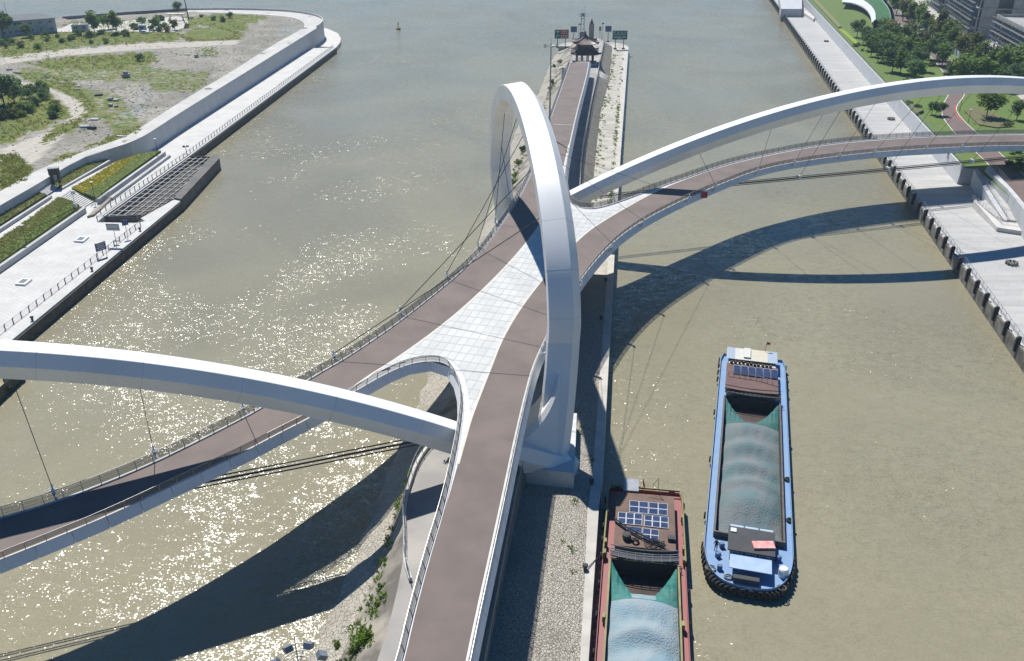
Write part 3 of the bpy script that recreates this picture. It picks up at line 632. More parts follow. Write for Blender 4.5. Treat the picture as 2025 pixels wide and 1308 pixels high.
for i, y in enumerate(gy):
    for j, x in enumerate(gx):
        if not inpoly(x, y, lp): continue
        z = zland(y) + .06 * math.sin(x * .31 + y * .17) + .05 * math.sin(x * .11 - y * .27) - .03
        px_, py_ = pix((x, y, z)); e_ = 5 * math.sin(x * .7 + y * .35) + 4 * math.sin(x * .23 - y * .9)
        g = soft(px_ + e_, py_ + e_ * .35, GR); g2 = soft(px_ + e_, py_ + e_ * .3, GR2)
        if inpoly(px_, py_, GR[2]): z += 1.0 * max(0, 1 - ((px_ - 413) / 52) ** 2 - ((py_ - 69) / 13) ** 2)
        idx[(i, j)] = len(verts); verts.append((x, y, z)); cols.append((max(g, .62 * g2, .18), soft(px_, py_, NET), soft(px_, py_, TRK), 1.0))
for (i, j), k in idx.items():
    if (i, j + 1) in idx and (i + 1, j) in idx and (i + 1, j + 1) in idx: faces.append((k, idx[(i, j + 1)], idx[(i + 1, j + 1)], idx[(i + 1, j)]))
me = bpy.data.meshes.new('waste_ground'); me.from_pydata(verts, [], faces); me.update()
ca = me.color_attributes.new('cover', 'FLOAT_COLOR', 'POINT'); ca.data.foreach_set('color', np.array(cols, dtype=np.float32).ravel())
m = bpy.data.materials.new('waste_ground_soil'); m.use_nodes = True; n = m.node_tree.nodes; l = m.node_tree.links; b = n['Principled BSDF']; b.inputs['Roughness'].default_value = .95; b.inputs['Specular IOR Level'].default_value = .2
geo = n.new('ShaderNodeNewGeometry'); at_ = n.new('ShaderNodeAttribute'); at_.attribute_name = 'cover'; sp = n.new('ShaderNodeSeparateColor'); l.new(at_.outputs['Color'], sp.inputs[0])
def nz(sc, det=6):
    t = n.new('ShaderNodeTexNoise'); t.inputs['Scale'].default_value = sc; t.inputs['Detail'].default_value = det; l.new(geo.outputs['Position'], t.inputs['Vector']); return t.outputs[0]
def ramp(v, a, c): 
    t = n.new('ShaderNodeMapRange'); t.inputs[1].default_value = a; t.inputs[2].default_value = c; l.new(v, t.inputs[0]); return t.outputs[0]
def mixc(f, a, c):
    t = n.new('ShaderNodeMix'); t.data_type = 'RGBA'; l.new(f, t.inputs[0])
    for s_, v in ((6, a), (7, c)):
        if isinstance(v, tuple): t.inputs[s_].default_value = (*v, 1)
        else: l.new(v, t.inputs[s_])
    return t.outputs[2]
def madd(a, k, c):
    t = n.new('ShaderNodeMath'); t.operation = 'MULTIPLY_ADD'; l.new(a, t.inputs[0]); t.inputs[1].default_value = k
    if isinstance(c, float): t.inputs[2].default_value = c
    else: l.new(c, t.inputs[2])
    return t.outputs[0]
base = mixc(ramp(nz(.07, 9), .4, .62), (.37, .345, .295), (.25, .235, .20)); base = mixc(ramp(nz(.9, 12), .47, .62), base, (.19, .175, .145))
base = mixc(sp.outputs[2], base, mixc(ramp(nz(.5, 8), .4, .7), (.50, .46, .40), (.40, .37, .32)))
gcol = mixc(ramp(nz(.12, 6), .4, .6), (.14, .185, .035), (.21, .205, .065)); gcol = mixc(ramp(nz(1.1, 8), .45, .7), gcol, (.055, .085, .022))
base = mixc(ramp(madd(nz(.35, 9), 1.0, madd(sp.outputs[0], .8, -.40)), .46, .62), base, gcol)
base = mixc(ramp(madd(nz(.8, 12), 1.6, madd(sp.outputs[1], .34, -.85)), .3, .62), base, (.24, .33, .38))
l.new(base, b.inputs['Base Color']); bp = n.new('ShaderNodeBump'); bp.inputs['Strength'].default_value = .6; bp.inputs['Distance'].default_value = .25; l.new(nz(1.5, 8), bp.inputs['Height']); l.new(bp.outputs[0], b.inputs['Normal'])
me.materials.append(m); props(link('waste_ground', me), kind='structure')
r_ = random.Random(5); P = []; P2 = []
while len(P) < 3600:
    k = r_.choice([0, 0, 1, 2, 3, 4, 4, 5, 6, 7, 8]); G = GR[k]; x = r_.uniform(min(p[0] for p in G), max(p[0] for p in G)); y = r_.uniform(min(p[1] for p in G), max(p[1] for p in G))
    if inpoly(x, y, G) and x > -5: P.append(atl(x, y))
tufts('tall_grass', P, 'rough yellow green grass growing over the waste ground', leaf_mat('dry_grass', (.21, .25, .05), (.30, .28, .10)), (.35, .95), nb=5)
for _ in range(700):
    G = r_.choice(GR2); x = r_.uniform(min(p[0] for p in G), max(p[0] for p in G)); y = r_.uniform(min(p[1] for p in G), max(p[1] for p in G)); P2.append(atl(x, y))
for _ in range(420): P2.append(atl(r_.uniform(60, 560), r_.uniform(45, 260)))
P2 = [p for p in P2 if inpoly(p.x + 1, p.y, land_poly) and p.x < xat([q for q in IW], p.y) - 1]
tufts('scattered_weeds', P2, 'small green weeds dotted over the bare sand', LEAFS[1], (.25, .7), nb=5)

r_ = random.Random(6); q = MB()
for _ in range(1500):
    p = atl(r_.uniform(0, 590), r_.uniform(40, 300))
    if inpoly(p.x, p.y, land_poly) and p.x < xat(IW, p.y) - 1.5: d_ = r_.uniform(.12, .5); q.box(p, (d_, d_ * r_.uniform(.5, 1.2), d_ * .6), rz=r_.random() * 3)
props(obj('rubble', q, mat('rubble_stone', (.42, .40, .36), (.22, .21, .19), 1.5, rough=.9)), 'broken stones scattered over the waste ground', 'rubble', None, 'stuff')
# promenade and plaza at quay level
PEp = [(664.6, 94), (373.5, 309.6), (202, 431), (192, 440), (266, 441), (290, 437), (350, 393), (360.8, 394.7), (0, 692), (-330, 965), (-700, 1260)]
PE = pts(PEp, QZ)
PAVE = mat('white_paving', (.60, .59, .565), (.52, .515, .495), .25, rough=.75, detail=9, tiles=1.5)
q = MB(); q.prism([p for p in PE] + [Vector((p.x - .1, p.y, QZ)) for p in TW[:int(len(TW) * .66)] if p.y < at(645, 88, 2.6).y], -2.5); struct('promenade_pavement', q, PAVE)
# lower apron round the tip of the headland
tipc = [p for p in TW if p.y > at(650, 92, 2.6).y - 6]
ap = [at(664.6, 94, 1.6)] + pts([(673, 84), (674, 76), (668, 66), (650, 58), (636, 54)], 1.6) + pts([(600, 48), (500, 44)], 1.6)
q = MB(); q.prism(ap + [at(500, 52, 1.6), at(600, 75, 1.6), at(628, 92, 1.6)], -2); struct('headland_apron_pavement', q, CONC)
# dark quay face in panels
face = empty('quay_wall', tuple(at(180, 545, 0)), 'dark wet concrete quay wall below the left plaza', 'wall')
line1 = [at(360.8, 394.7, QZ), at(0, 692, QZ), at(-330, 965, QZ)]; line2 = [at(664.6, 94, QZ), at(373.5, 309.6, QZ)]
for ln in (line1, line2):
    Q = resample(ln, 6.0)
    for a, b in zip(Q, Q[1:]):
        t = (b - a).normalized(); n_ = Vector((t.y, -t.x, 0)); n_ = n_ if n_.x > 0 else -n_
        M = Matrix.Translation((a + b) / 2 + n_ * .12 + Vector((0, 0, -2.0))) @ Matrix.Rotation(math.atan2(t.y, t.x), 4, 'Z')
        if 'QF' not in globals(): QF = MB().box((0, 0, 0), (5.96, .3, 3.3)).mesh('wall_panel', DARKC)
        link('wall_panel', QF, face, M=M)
# sunken water garden with a lattice of concrete beams
lat_e = empty('beam_lattice', tuple(at(310, 380, .5)), 'open lattice of pale concrete beams over the dark sunken basin', 'lattice')
bas = pts([(203, 431), (371, 311), (420, 313), (351, 390), (280, 428)], 2.2)
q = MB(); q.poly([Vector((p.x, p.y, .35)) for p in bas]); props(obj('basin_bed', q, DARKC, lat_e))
bu = (at(371, 311, 2.2) - at(203, 431, 2.2)).normalized(); bv = Vector((bu.y, -bu.x, 0)); o0 = at(203, 431, 2.2)
BP = [((p - o0).dot(bu), (p - o0).dot(bv)) for p in bas]
LB = mat('beam_concrete', (.42, .40, .37), (.30, .285, .26), .8, rough=.85)
def seg(P, ax_, c):
    hit = []
    for i in range(len(P)):
        a, b = P[i], P[(i + 1) % len(P)]
        if (a[ax_] - c) * (b[ax_] - c) < 0:
            t = (c - a[ax_]) / (b[ax_] - a[ax_]); hit.append(a[1 - ax_] + t * (b[1 - ax_] - a[1 - ax_]))
    return (min(hit), max(hit)) if len(hit) > 1 else None
for ax_, step in ((0, 3.3), (1, 1.75)):
    lo_, hi_ = min(p[ax_] for p in BP), max(p[ax_] for p in BP); c = lo_ + step * .6
    while c < hi_:
        s_ = seg(BP, ax_, c)
        if s_ and s_[1] - s_[0] > .6:
            f = (lambda v: o0 + bu * c + bv * v) if ax_ == 0 else (lambda v: o0 + bu * v + bv * c)
            q = MB(); z_ = Vector((0, 0, -.05 if ax_ == 0 else 0)); q.bar(f(s_[0]) + z_, f(s_[1]) + z_, .28, .3); obj('beam', q, LB, lat_e)
        c += step
for a, b in ((bas[0], bas[1]), (bas[0], bas[4]), (bas[1], bas[2])):
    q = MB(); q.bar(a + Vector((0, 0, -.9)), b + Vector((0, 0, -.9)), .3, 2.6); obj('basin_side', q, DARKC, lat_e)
q = MB(); q.prism(pts([(344, 391), (414, 312), (424, 306), (431, 307), (434, 313), (358, 394)], 3.1), -1.5); props(obj('basin_wall', q, mat('dark_wall', (.14, .135, .125), (.09, .087, .08), .5, rough=.8, detail=8)), 'thick dark concrete wall between the beam lattice and the river', 'wall')
q = MB(); q.prism(pts([(278, 432), (352, 391), (360, 394.7), (292, 440)], 2.62), -1); props(obj('plaza_wedge', q, PAVE), kind='structure')

# terraced planting beds, walls and steps between plaza and flood wall
BEDD = mat('dark_planting', (.085, .115, .03), (.15, .16, .06), 1.2, rough=.9, bump=.8, bsc=5, detail=8); BEDG = mat('green_planting', (.115, .15, .025), (.085, .12, .02), .8, rough=.9, bump=.7, bsc=4, detail=8)
BEDY = mat('yellow_planting', (.30, .27, .035), (.22, .22, .03), 1.1, rough=.9, bump=.8, bsc=4, detail=8)
def sheet(name, P, m, label, cat, zb=None):
    q = MB(); q.prism(pts(P, 0), zb) if zb is not None else q.poly(pts(P, 0)); o = obj(name, q, m); return props(o, label, cat)
sheet('planting_bed', [(-200, 535, 6.3), (0, 417, 6.2), (60.5, 379, 6.2), (75, 377, 6.1), (91, 385, 5.4), (0, 444, 5.3), (-200, 570, 5.3)], BEDD, 'dark green planting bed below the flood wall, left of the upper steps', 'plant bed', 2.5)
sheet('planting_bed', [(95, 361.5, 6.3), (119, 344, 6.3), (165, 320, 6.3), (215, 303, 6.3), (240, 300, 6.0), (212, 316, 5.4), (119, 371, 5.4)], BEDD, 'dark green planting bed beside the sculpture under the flood wall', 'plant bed', 2.5)
sheet('planting_bed', [(-200, 590, 4.9), (0, 472, 4.9), (60, 432, 4.9), (115.6, 389.7, 4.9), (140, 397, 4.5), (60, 455, 4.4), (0, 495, 4.4), (-200, 620, 4.4)], BEDD, 'dark shrubby strip of the lower bed left of the steps', 'plant bed', 2.5)
sheet('planting_bed', [(-200, 620, 4.39), (0, 495, 4.39), (60, 455, 4.39), (140, 397, 4.49), (156, 405, 4.1), (150, 413, 3.7), (0, 518, 3.7), (-200, 655, 3.7)], BEDG, 'bright green turf strip of the lower bed left of the steps', 'plant bed', 2.5)
sheet('planting_bed', [(142, 372, 5.2), (183, 349, 5.2), (232, 319, 5.2), (285, 302, 5.0), (262, 316, 4.6), (205, 358, 4.6), (165, 381, 4.6)], BEDY, 'yellow flowering strip of the bed right of the steps', 'plant bed', 2.5)
sheet('planting_bed', [(165, 381, 4.59), (205, 358, 4.59), (262, 316, 4.59), (285, 302, 4.99), (318, 298, 4.4), (250, 346, 3.9), (190, 391, 3.7)], BEDG, 'green turf strip of the bed right of the steps', 'plant bed', 2.5)
def bed_tufts(P, n_, m, label, hgt, nb=6):
    V = pts(P, 0); tri = tessellate_polygon([[Vector((p.x, p.y, 0)) for p in V]]); ar = [abs((V[b_].x - V[a_].x) * (V[c_].y - V[a_].y) - (V[c_].x - V[a_].x) * (V[b_].y - V[a_].y)) for a_, b_, c_ in tri]
    r = random.Random(n_); out = []
    for _ in range(n_):
        a_, b_, c_ = r.choices(tri, ar)[0]; x, y = r.random(), r.random()
        if x + y > 1: x, y = 1 - x, 1 - y
        p = V[a_] + (V[b_] - V[a_]) * x + (V[c_] - V[a_]) * y
        if pix(p)[0] > -15: out.append(p)
    tufts('bed_plants', out, label, m, hgt, nb=nb)
YEL = leaf_mat('yellow_leaves', (.46, .40, .05), (.36, .35, .045)); OLV = leaf_mat('olive_leaves', (.25, .29, .07), (.34, .33, .12)); GRN = leaf_mat('turf_leaves', (.27, .34, .055), (.22, .28, .05))
bed_tufts([(142, 372, 5.2), (183, 349, 5.2), (232, 319, 5.2), (285, 302, 5.0), (262, 316, 4.6), (205, 358, 4.6), (165, 381, 4.6)], 900, YEL, 'yellow flowering plants in the bed right of the steps', (.2, .45))
bed_tufts([(165, 381, 4.59), (205, 358, 4.59), (262, 316, 4.59), (285, 302, 4.99), (318, 298, 4.4), (250, 346, 3.9), (190, 391, 3.7)], 700, GRN, 'short green plants in the bed right of the steps', (.12, .3))
bed_tufts([(-40, 495, 4.9), (0, 472, 4.9), (60, 432, 4.9), (115.6, 389.7, 4.9), (140, 397, 4.5), (60, 455, 4.4), (0, 495, 4.4), (-40, 520, 4.4)], 1000, OLV, 'dark speckled plants in the lower bed left of the steps', (.25, .55))
bed_tufts([(-40, 520, 4.39), (0, 495, 4.39), (60, 455, 4.39), (140, 397, 4.49), (156, 405, 4.1), (150, 413, 3.7), (0, 518, 3.7), (-40, 545, 3.7)], 900, GRN, 'short green plants in the lower bed left of the steps', (.12, .35))
bed_tufts([(-40, 440, 6.2), (0, 417, 6.2), (60.5, 379, 6.2), (75, 377, 6.1), (91, 385, 5.4), (0, 444, 5.3), (-40, 470, 5.3)], 700, OLV, 'dark plants in the upper bed left of the steps', (.2, .5))
bed_tufts([(95, 361.5, 6.3), (119, 344, 6.3), (165, 320, 6.3), (215, 303, 6.3), (240, 300, 6.0), (212, 316, 5.4), (119, 371, 5.4)], 700, OLV, 'dark plants in the bed beside the sculpture', (.2, .5))
def bwall(a, b, z, w_, label):
    q = MB(); A, B = at(a[0], a[1], z), at(b[0], b[1], z); t = (B - A).normalized(); n_ = Vector((-t.y, t.x, 0))
    q.prism([A - n_ * w_, B - n_ * w_, B, A], 2.4); return props(obj('retaining_wall', q, CONC2), label, 'wall')
bwall((-200, 577), (97, 387), 5.5, .7, 'grey retaining wall below the upper planting bed left of the steps')
bwall((119, 371.7), (214, 317), 5.5, .7, 'grey retaining wall below the planting bed beside the sculpture')
bwall((-200, 660), (163, 410.5), 3.9, .8, 'long grey retaining wall between the turf strip and the white plaza')
bwall((190, 394), (322, 300), 3.9, .8, 'grey retaining wall below the yellow flower strip')
bwall((215, 391), (331, 306.5), 3.3, .9, 'low grey ledge wall beside the promenade railing')
q = MB(); q.prism(pts([(-200, 590, 4.7), (0, 459.5, 4.7), (78, 405, 4.7), (97, 388, 5.0), (119, 372, 5.1), (150, 361, 5.0), (229, 320, 4.9), (232, 322, 4.9), (142, 374, 5.0), (117, 391, 4.9), (0, 474, 4.7), (-200, 600, 4.7)], 0), 2.4); struct('terrace_path', q, PAVE)
def steps(a, b, c, d, z0, z1, n_, label):
    """flight from edge a-b (bottom) to d-c (top)"""
    e = empty('steps', tuple(at(a[0], a[1], z0)), label, 'steps')
    A, B, C_, D = at(*a, z0), at(*b, z0), at(*c, z1), at(*d, z1)
    for i in range(n_):
        t0, t1 = i / n_, (i + 1) / n_; z = z0 + (z1 - z0) * t1
        P = [A.lerp(D, t0), B.lerp(C_, t0), B.lerp(C_, t1), A.lerp(D, t1)]
        q = MB().prism([Vector((p.x, p.y, z)) for p in P], z0 - 1.2); obj('step', q, PAVE, e)
steps((92, 387), (117, 371), (96, 361), (69, 375.5), 5.2, 6.6, 9, 'upper flight of white stone steps beside the sculpture')
steps((165, 412), (188, 397), (142, 373.5), (117, 390), 2.7, 4.9, 12, 'lower flight of white stone steps down to the plaza')
# sculpture: a dark box head on two legs
sc_ = at(112, 362, 6.2); e = empty('box_sculpture', tuple(sc_), 'dark bronze box on two square legs standing beside the upper steps', 'sculpture')
BRZ = mat('dark_bronze', (.07, .062, .055), (.045, .04, .036), 2, rough=.5, metal=.4)
for dx in (-.75, .75): obj('leg', MB().box(sc_ + Vector((dx, dx * .3, 1.1)), (.65, .65, 2.3), rz=.3), BRZ, e)
obj('head', MB().box(sc_ + Vector((0, 0, 3.1)), (2.5, 1.5, 1.7), rz=.3), BRZ, e); obj('crown_slab', MB().box(sc_ + Vector((0, 0, 3.98)), (2.6, 1.6, .1), rz=.3), STEEL, e)
# promenade railing: one run per edge, each post its own piece
pp = MB(); pp.loft([[Vector((a * .05, b * .09 + o_, z0)) for a, b in ((-1, -1), (1, -1), (1, 1), (-1, 1))] for z0, o_ in ((0, 0), (.45, .1), (.9, .05), (1.25, -.15))]); PPOST = pp.mesh('post', DSTEEL)
pp = MB(); pp.box((0, 0, .6), (.06, .07, 1.2)); QPOST = pp.mesh('post', STEEL)
def rail_run(P, label, step=2.6, side=1, postm=None, m=STEEL, h=1.2, cat='railing', group=None, infill=True, wires=3):
    e = empty('railing', tuple(P[0]), label, cat, group); q = MB(); nn = [v * side for v in left_normals(P)]
    q.tube([p + Vector((0, 0, h)) - v * .1 for p, v in zip(P, nn)], .05, 5)
    for k in range(1, wires + 1): q.tube([p + Vector((0, 0, h * k / (wires + 1))) for p in P], .016, 4)
    obj('rail', q, m, e)
    Q = resample(P, step); nq = [v * side for v in left_normals(Q)]
    for p, v in zip(Q, nq): link('post', postm or PPOST, e, loc=p, rz=math.atan2(v.y, v.x) - math.pi / 2)
    return e
off_ = Vector((-.8, 0, 0))
rail_run([p + off_ for p in pts([(662, 94.5), (373.5, 309), (196, 430)], QZ)], 'curved-post steel railing along the left promenade beside the lattice basin', side=-1)
rail_run(pts([(193, 437), (266, 440), (284, 437)], QZ), 'short curved-post railing across the plaza end of the lattice basin', side=-1)
rail_run([p + off_ * 2.2 for p in pts([(293, 446), (0, 676), (-330, 940)], QZ)], 'curved-post steel railing along the plaza edge by the river', side=-1)
# ------------------------------------------------------------------ right bank
PZ = 7.1
def rline(p0, p1, z, ext0=0, ext1=0):
    a, b = at(*p0, z), at(*p1, z); t = (b - a).normalized(); return a - t * ext0, b + t * ext1
QA, QB = rline((1526, 0), (2025, 697), QZ, 160, 60)
WA0, WB0 = at(1609, 35, QZ), at(1896, 364.6, QZ)
qt = (QB - QA).normalized(); qn = Vector((-qt.y, qt.x, 0)); qn = qn if qn.x > 0 else -qn
q = MB(); q.prism([QA, QB, QB + qn * 60, QA + qn * 60], -2.5)
CONQ = mat('quay_concrete', (.49, .485, .465), (.40, .395, .385), .5, rough=.8, detail=10, bump=.1, stretch=(.08, 1, 1), tiles=5.0)
struct('right_quay_pavement', q, CONQ)
q = MB(); q.prism([QA - qn * .12 + UP * .13, QB - qn * .12 + UP * .13, QB + qn * .55 + UP * .13, QA + qn * .55 + UP * .13], 2.0); struct('right_quay_kerb', q, CONC)
rq = empty('quay_wall', tuple((QA + QB) / 2), 'stained concrete quay wall with black rubber fenders along the right bank', 'wall'); rq.location.z = 0
Lq = (QB - QA).length; yaw = math.atan2(qt.y, qt.x)
QP = MB().box((0, 0, 0), (6.1, .4, 4.2)).mesh('wall_panel', mat('stained_wall', (.22, .21, .19), (.10, .095, .08), .5, rough=.85, bump=.3, bsc=2, detail=9))
fb = MB(); fb.loft([[Vector((a * w_, o_, z)) for a in (-1, 1)] + [Vector((w_, .4, z)), Vector((-w_, .4, z))] for z, w_, o_ in ((-1.9, .24, .0), (-1.7, .26, -.42), (.85, .26, -.42), (1.1, .24, -.1))]); FEN = fb.mesh('fender', RUBBER)
k = 0.0
while k < Lq:
    p = QA + qt * k
    M = Matrix.Translation(p + qt * 3.09 + Vector((0, 0, -1.75)) - qn * .1) @ Matrix.Rotation(yaw, 4, 'Z'); link('wall_panel', QP, rq, M=M)
    o = link('fender', FEN, rq, loc=p - qn * .32 + Vector((0, 0, .75 - QZ + 2.4)), rz=math.atan2(qn.y, qn.x) - math.pi / 2)
    k += 6.185
rail_run([QA + qn * .9, QB + qn * .9], 'long grey steel railing along the edge of the right quay', 2.4, -1, QPOST, STEEL)
# park ground behind the flood wall
wt = (WB0 - WA0).normalized(); wn_ = Vector((-wt.y, wt.x, 0)); wn_ = wn_ if wn_.x > 0 else -wn_
WA, WB = WA0 - wt * 120, WB0
C1 = at(1932, 334, PZ)
parkp = [WA, WA0, WB0, Vector((C1.x, C1.y, 0)), Vector((C1.x - 6, C1.y - 45, 0)), Vector((C1.x + 260, C1.y - 60, 0)), Vector((C1.x + 420, 820, 0)), Vector((WA.x + 60, WA.y + 150, 0))]
q = MB(); q.poly([Vector((p.x, p.y, PZ)) for p in parkp]); struct('park_ground', q, GRASS)
q = MB(); q.prism([Vector((p.x, p.y, PZ - .05)) for p in parkp], 2.0); struct('park_embankment_terrain', q, WALLM)
rw = empty('flood_wall', tuple((WA0 + WB0) / 2), 'pale grey concrete flood wall between the right quay and the park', 'wall')
Q = resample([WA, WB0], 9.0) + [WB0.copy()]
for a, b in zip(Q, Q[1:]):
    t = (b - a).normalized(); a2, b2 = a + t * .015, b - t * .015; Hh = PZ + .35
    q = MB(); sec = lambda p: [Vector((p.x, p.y, 2.0)) - wn_ * .55, Vector((p.x, p.y, 2.0)) + wn_ * .4, Vector((p.x, p.y, Hh)) + wn_ * .4, Vector((p.x, p.y, Hh)) - wn_ * .1]
    q.loft([sec(a2), sec(b2)]); o = obj('wall_panel', q, WALLM, rw); bm = bmesh.new(); bm.from_mesh(o.data); bmesh.ops.recalc_face_normals(bm, faces=bm.faces); bm.to_mesh(o.data); bm.free()
gl = MB(); gl.tube([Vector((p.x, p.y, PZ + 1.45)) + wn_ * .6 for p in (WA, WB0)], .05, 5); gl.tube([Vector((p.x, p.y, PZ + .9)) + wn_ * .6 for p in (WA, WB0)], .03, 5)
for p in resample([WA, WB0], 3.0): gl.tube([Vector((p.x, p.y, PZ)) + wn_ * .6, Vector((p.x, p.y, PZ + 1.45)) + wn_ * .6], .035, 4)
props(obj('railing', gl, STEEL), 'thin park railing on top of the right flood wall', 'railing')
# wall recess with a boat ramp block at the top end, and a notch near the arch
def block(P, z1, z0, m, name, label, cat): return props(obj(name, MB().prism(pts(P, z1), z0), m), label, cat)
block([(1545, 18), (1586, 18), (1586, -12), (1540, -12)], 7.2, 2.0, WALLM, 'flood_wall_return', 'grey return of the flood wall at the top of the right quay', 'wall')
block([(1594, 20), (1611, 34), (1609, 38), (1590, 26)], 4.2, 2.0, CONC, 'ramp_block', 'small pale concrete ramp block at the foot of the flood wall', 'ramp')
# the ramp down from the park at the right edge
rp = empty('access_ramp', tuple(at(1950, 420, QZ)), 'pale concrete access ramps with grey parapets at the right edge of the quay', 'ramp')
obj('ramp_wall', MB().prism(pts([(1926, 336, 7.3), (1934, 334, 7.3), (1975, 402, 5.0), (1992, 436, 4.2), (1986, 436, 4.2), (1960, 398, 5.0)], 0), 2.0), WALLM, rp)
obj('ramp_wall', MB().prism(pts([(1926, 396, 4.6), (1930, 395, 4.6), (1946, 413, 4.4), (1982, 438, 4.1), (2022, 442, 4.1), (2050, 444, 4.1), (2050, 462, 3.6), (1972, 450, 3.6)], 0), 2.0), CONC, rp)
obj('ramp_slab', MB().prism(pts([(1934, 398, 3.4), (1952, 394, 4.0), (1982, 436, 4.05), (1946, 412, 3.8)], 0), 2.0), CONQ, rp)
obj('ramp_slab', MB().prism(pts([(1956, 372, 6.0), (1973, 370, 6.0), (2024, 440, 4.2), (1990, 434, 4.2), (1976, 404, 4.8)], 0), 2.0), CONQ, rp)
obj('ramp_slab', MB().prism(pts([(1938, 338, 7.0), (1950, 338, 7.0), (1973, 370, 6.01), (1956, 372, 6.01)], 0), 2.0), CONQ, rp)
obj('ramp_wall', MB().prism(pts([(1949, 334, 8.0), (1955, 326, 8.2), (1995, 368, 8.2), (2030, 410, 8.0), (2050, 432, 8.0), (2050, 446, 8.0), (1992, 374, 8.0)], 0), 2.0), WALLM, rp)
def rr(P, m=STEEL, h=1.1):
    q = MB(); 
    for hh in (h, h * .6, h * .3): q.tube([p + UP * hh for p in P], .03, 4)
    for p in resample(P, 1.6): q.tube([p, p + UP * h], .035, 4)
    return q
obj('ramp_railing', rr(pts([(1930, 336, 7.3), (1970, 398, 5.1), (1992, 432, 4.3)], 0)), STEEL, rp); obj('ramp_railing', rr(pts([(1922, 394, 4.4), (1946, 413, 4.4), (1980, 441, 4.1), (2022, 446, 4.1)], 0)), STEEL, rp)
obj('ramp_railing', rr(pts([(1956, 326, 8.2), (1994, 368, 8.2)], 0), h=1.5), STEEL, rp)
# round stone rings standing on the quay
RING = MB()
for j in range(9):
    a = j * math.pi * 2 / 9; RING.box((math.cos(a) * 1.0, math.sin(a) * 1.0, .35), (.5, .42, .7), rz=a)
RING.lathe([(.85, .0), (.85, .25), (.1, .25)], 12)
RINGM = RING.mesh('ring_well', mat('ring_stone', (.30, .28, .25), (.17, .16, .15), 2, rough=.85))
for (px_, py_), lb in (((1634, 83), 'far dark ring well on the right quay beyond the white arch'), ((1762, 237), 'dark ring well on the right quay between arch and deck'), ((2000, 523), 'nearest dark ring well on the right quay at the picture edge')):
    o = link('ring_well', RINGM, None, loc=at(px_, py_, QZ)); props(o, lb, 'well', 'ring wells on the right quay')
# park paths
PATH = mat('red_brown_asphalt', (.175, .125, .11), (.15, .108, .097), .5, rough=.85, detail=8); PEDGE = mat('white_edge', (.65, .64, .6), None, 1, rough=.7)
pl_ = smooth_path(pts([(2075, 470), (2025, 401), (1970, 340), (1935, 305), (1894, 270), (1868, 238), (1862, 222), (1866, 205), (1876, 190), (1884, 172), (1870, 148), (1848, 120), (1822, 90), (1795, 62), (1770, 40), (1745, 20), (1720, 0)], PZ + .03), 2)
pr_ = smooth_path(pts([(2150, 452), (2062, 380), (2022, 345), (1976, 303), (1936, 268), (1905, 240), (1891, 222), (1890, 212), (1898, 200), (1906, 190), (1915, 160), (1895, 135), (1870, 108), (1842, 80), (1815, 54), (1790, 33), (1765, 14), (1742, -5)], PZ + .03), 2)
q = MB(); q.poly(pl_ + pr_[::-1]); struct('park_path', q, PATH)
for P, sd in ((pl_, 1), (pr_, -1)):
    q = MB(); A = [p + UP * .05 for p in P]; B = [p + v * .28 * sd + UP * .05 for p, v in zip(P, left_normals(P))]; q.strip(A, B) if sd < 0 else q.strip(B, A); struct('park_path_kerb', q, PEDGE)
# site road and yards beyond the hoarding
yard = smooth_path(pts([(1790, -15), (1850, 40), (1905, 95), (1945, 130), (1990, 172), (2060, 230), (2400, 230), (2300, -30)], PZ + .02), 1)
q = MB(); q.poly(yard); struct('site_yard_ground', q, mat('pale_site_ground', (.52, .49, .44), (.40, .375, .34), .25, rough=.9, detail=9))
hp = pts([(1745, -12), (1790, 30), (1830, 62), (1862, 90), (1900, 118), (1950, 152)], PZ)
HB = [mat('hoarding_%s' % n_, c, c2, .35, rough=.4, lo=.48, hi=.56) for n_, c, c2 in (('blue', (.09, .17, .34), (.45, .52, .58)), ('grey', (.30, .35, .40), (.55, .57, .58)), ('navy', (.06, .09, .17), (.30, .36, .44)))]
ho = empty('site_hoarding', tuple(hp[2]), 'long blue and white printed hoarding fence behind the park trees', 'fence')
Q = resample(hp, 4.0)
for i, (a, b) in enumerate(zip(Q, Q[1:])):
    q = MB(); q.bar(a.lerp(b, .01) + UP * 1.25, a.lerp(b, .97) + UP * 1.25, .12, 2.5); obj('hoarding_panel', q, HB[(i * 7) % 3], ho)
# curved pavilion with a turf roof
cp = empty('curved_pavilion', tuple(at(1710, 40, PZ)), 'low curved glass pavilion with a bright green turf roof in the park', 'building')
ro_ = smooth_path(pts([(1664, 4), (1690, 6), (1712, 16), (1722, 30), (1724, 45)], 11), 2); ri_ = smooth_path(pts([(1672, -8), (1700, -4), (1720, 8), (1731, 22), (1732, 38)], 11), 2)
rg_ = smooth_path(pts([(1705, -14), (1740, -8), (1760, 12), (1768, 30), (1769, 50)], 11), 2)
q = MB(); q.strip(ro_, ri_); q.strip([p - UP * .6 for p in ro_], ro_); obj('roof_rim', q, WHITE, cp)
q = MB(); q.prism([p - UP * .1 for p in ri_] + [p - UP * .1 for p in rg_[::-1]], 10.2); obj('turf_roof', q, mat('turf_green', (.022, .115, .03), (.03, .13, .035), .6, rough=.9), cp)
q = MB(); A = rg_; B = [p + v * -1.6 for p, v in zip(rg_, left_normals(rg_))]; q.strip([p + UP * .5 for p in A], [p + UP * .5 for p in B]); q.strip([p - UP * .4 for p in B], [p + UP * .5 for p in B]); q.strip([p + UP * .5 for p in B], [p + UP * .5 for p in A]); obj('roof_rim', q, WHITE, cp)
q = MB(); 
for P in (ri_, rg_): q.tube([p + UP * 1.1 for p in P], .06, 5); [q.tube([p, p + UP * 1.1], .04, 4) for p in resample(P, 3)]
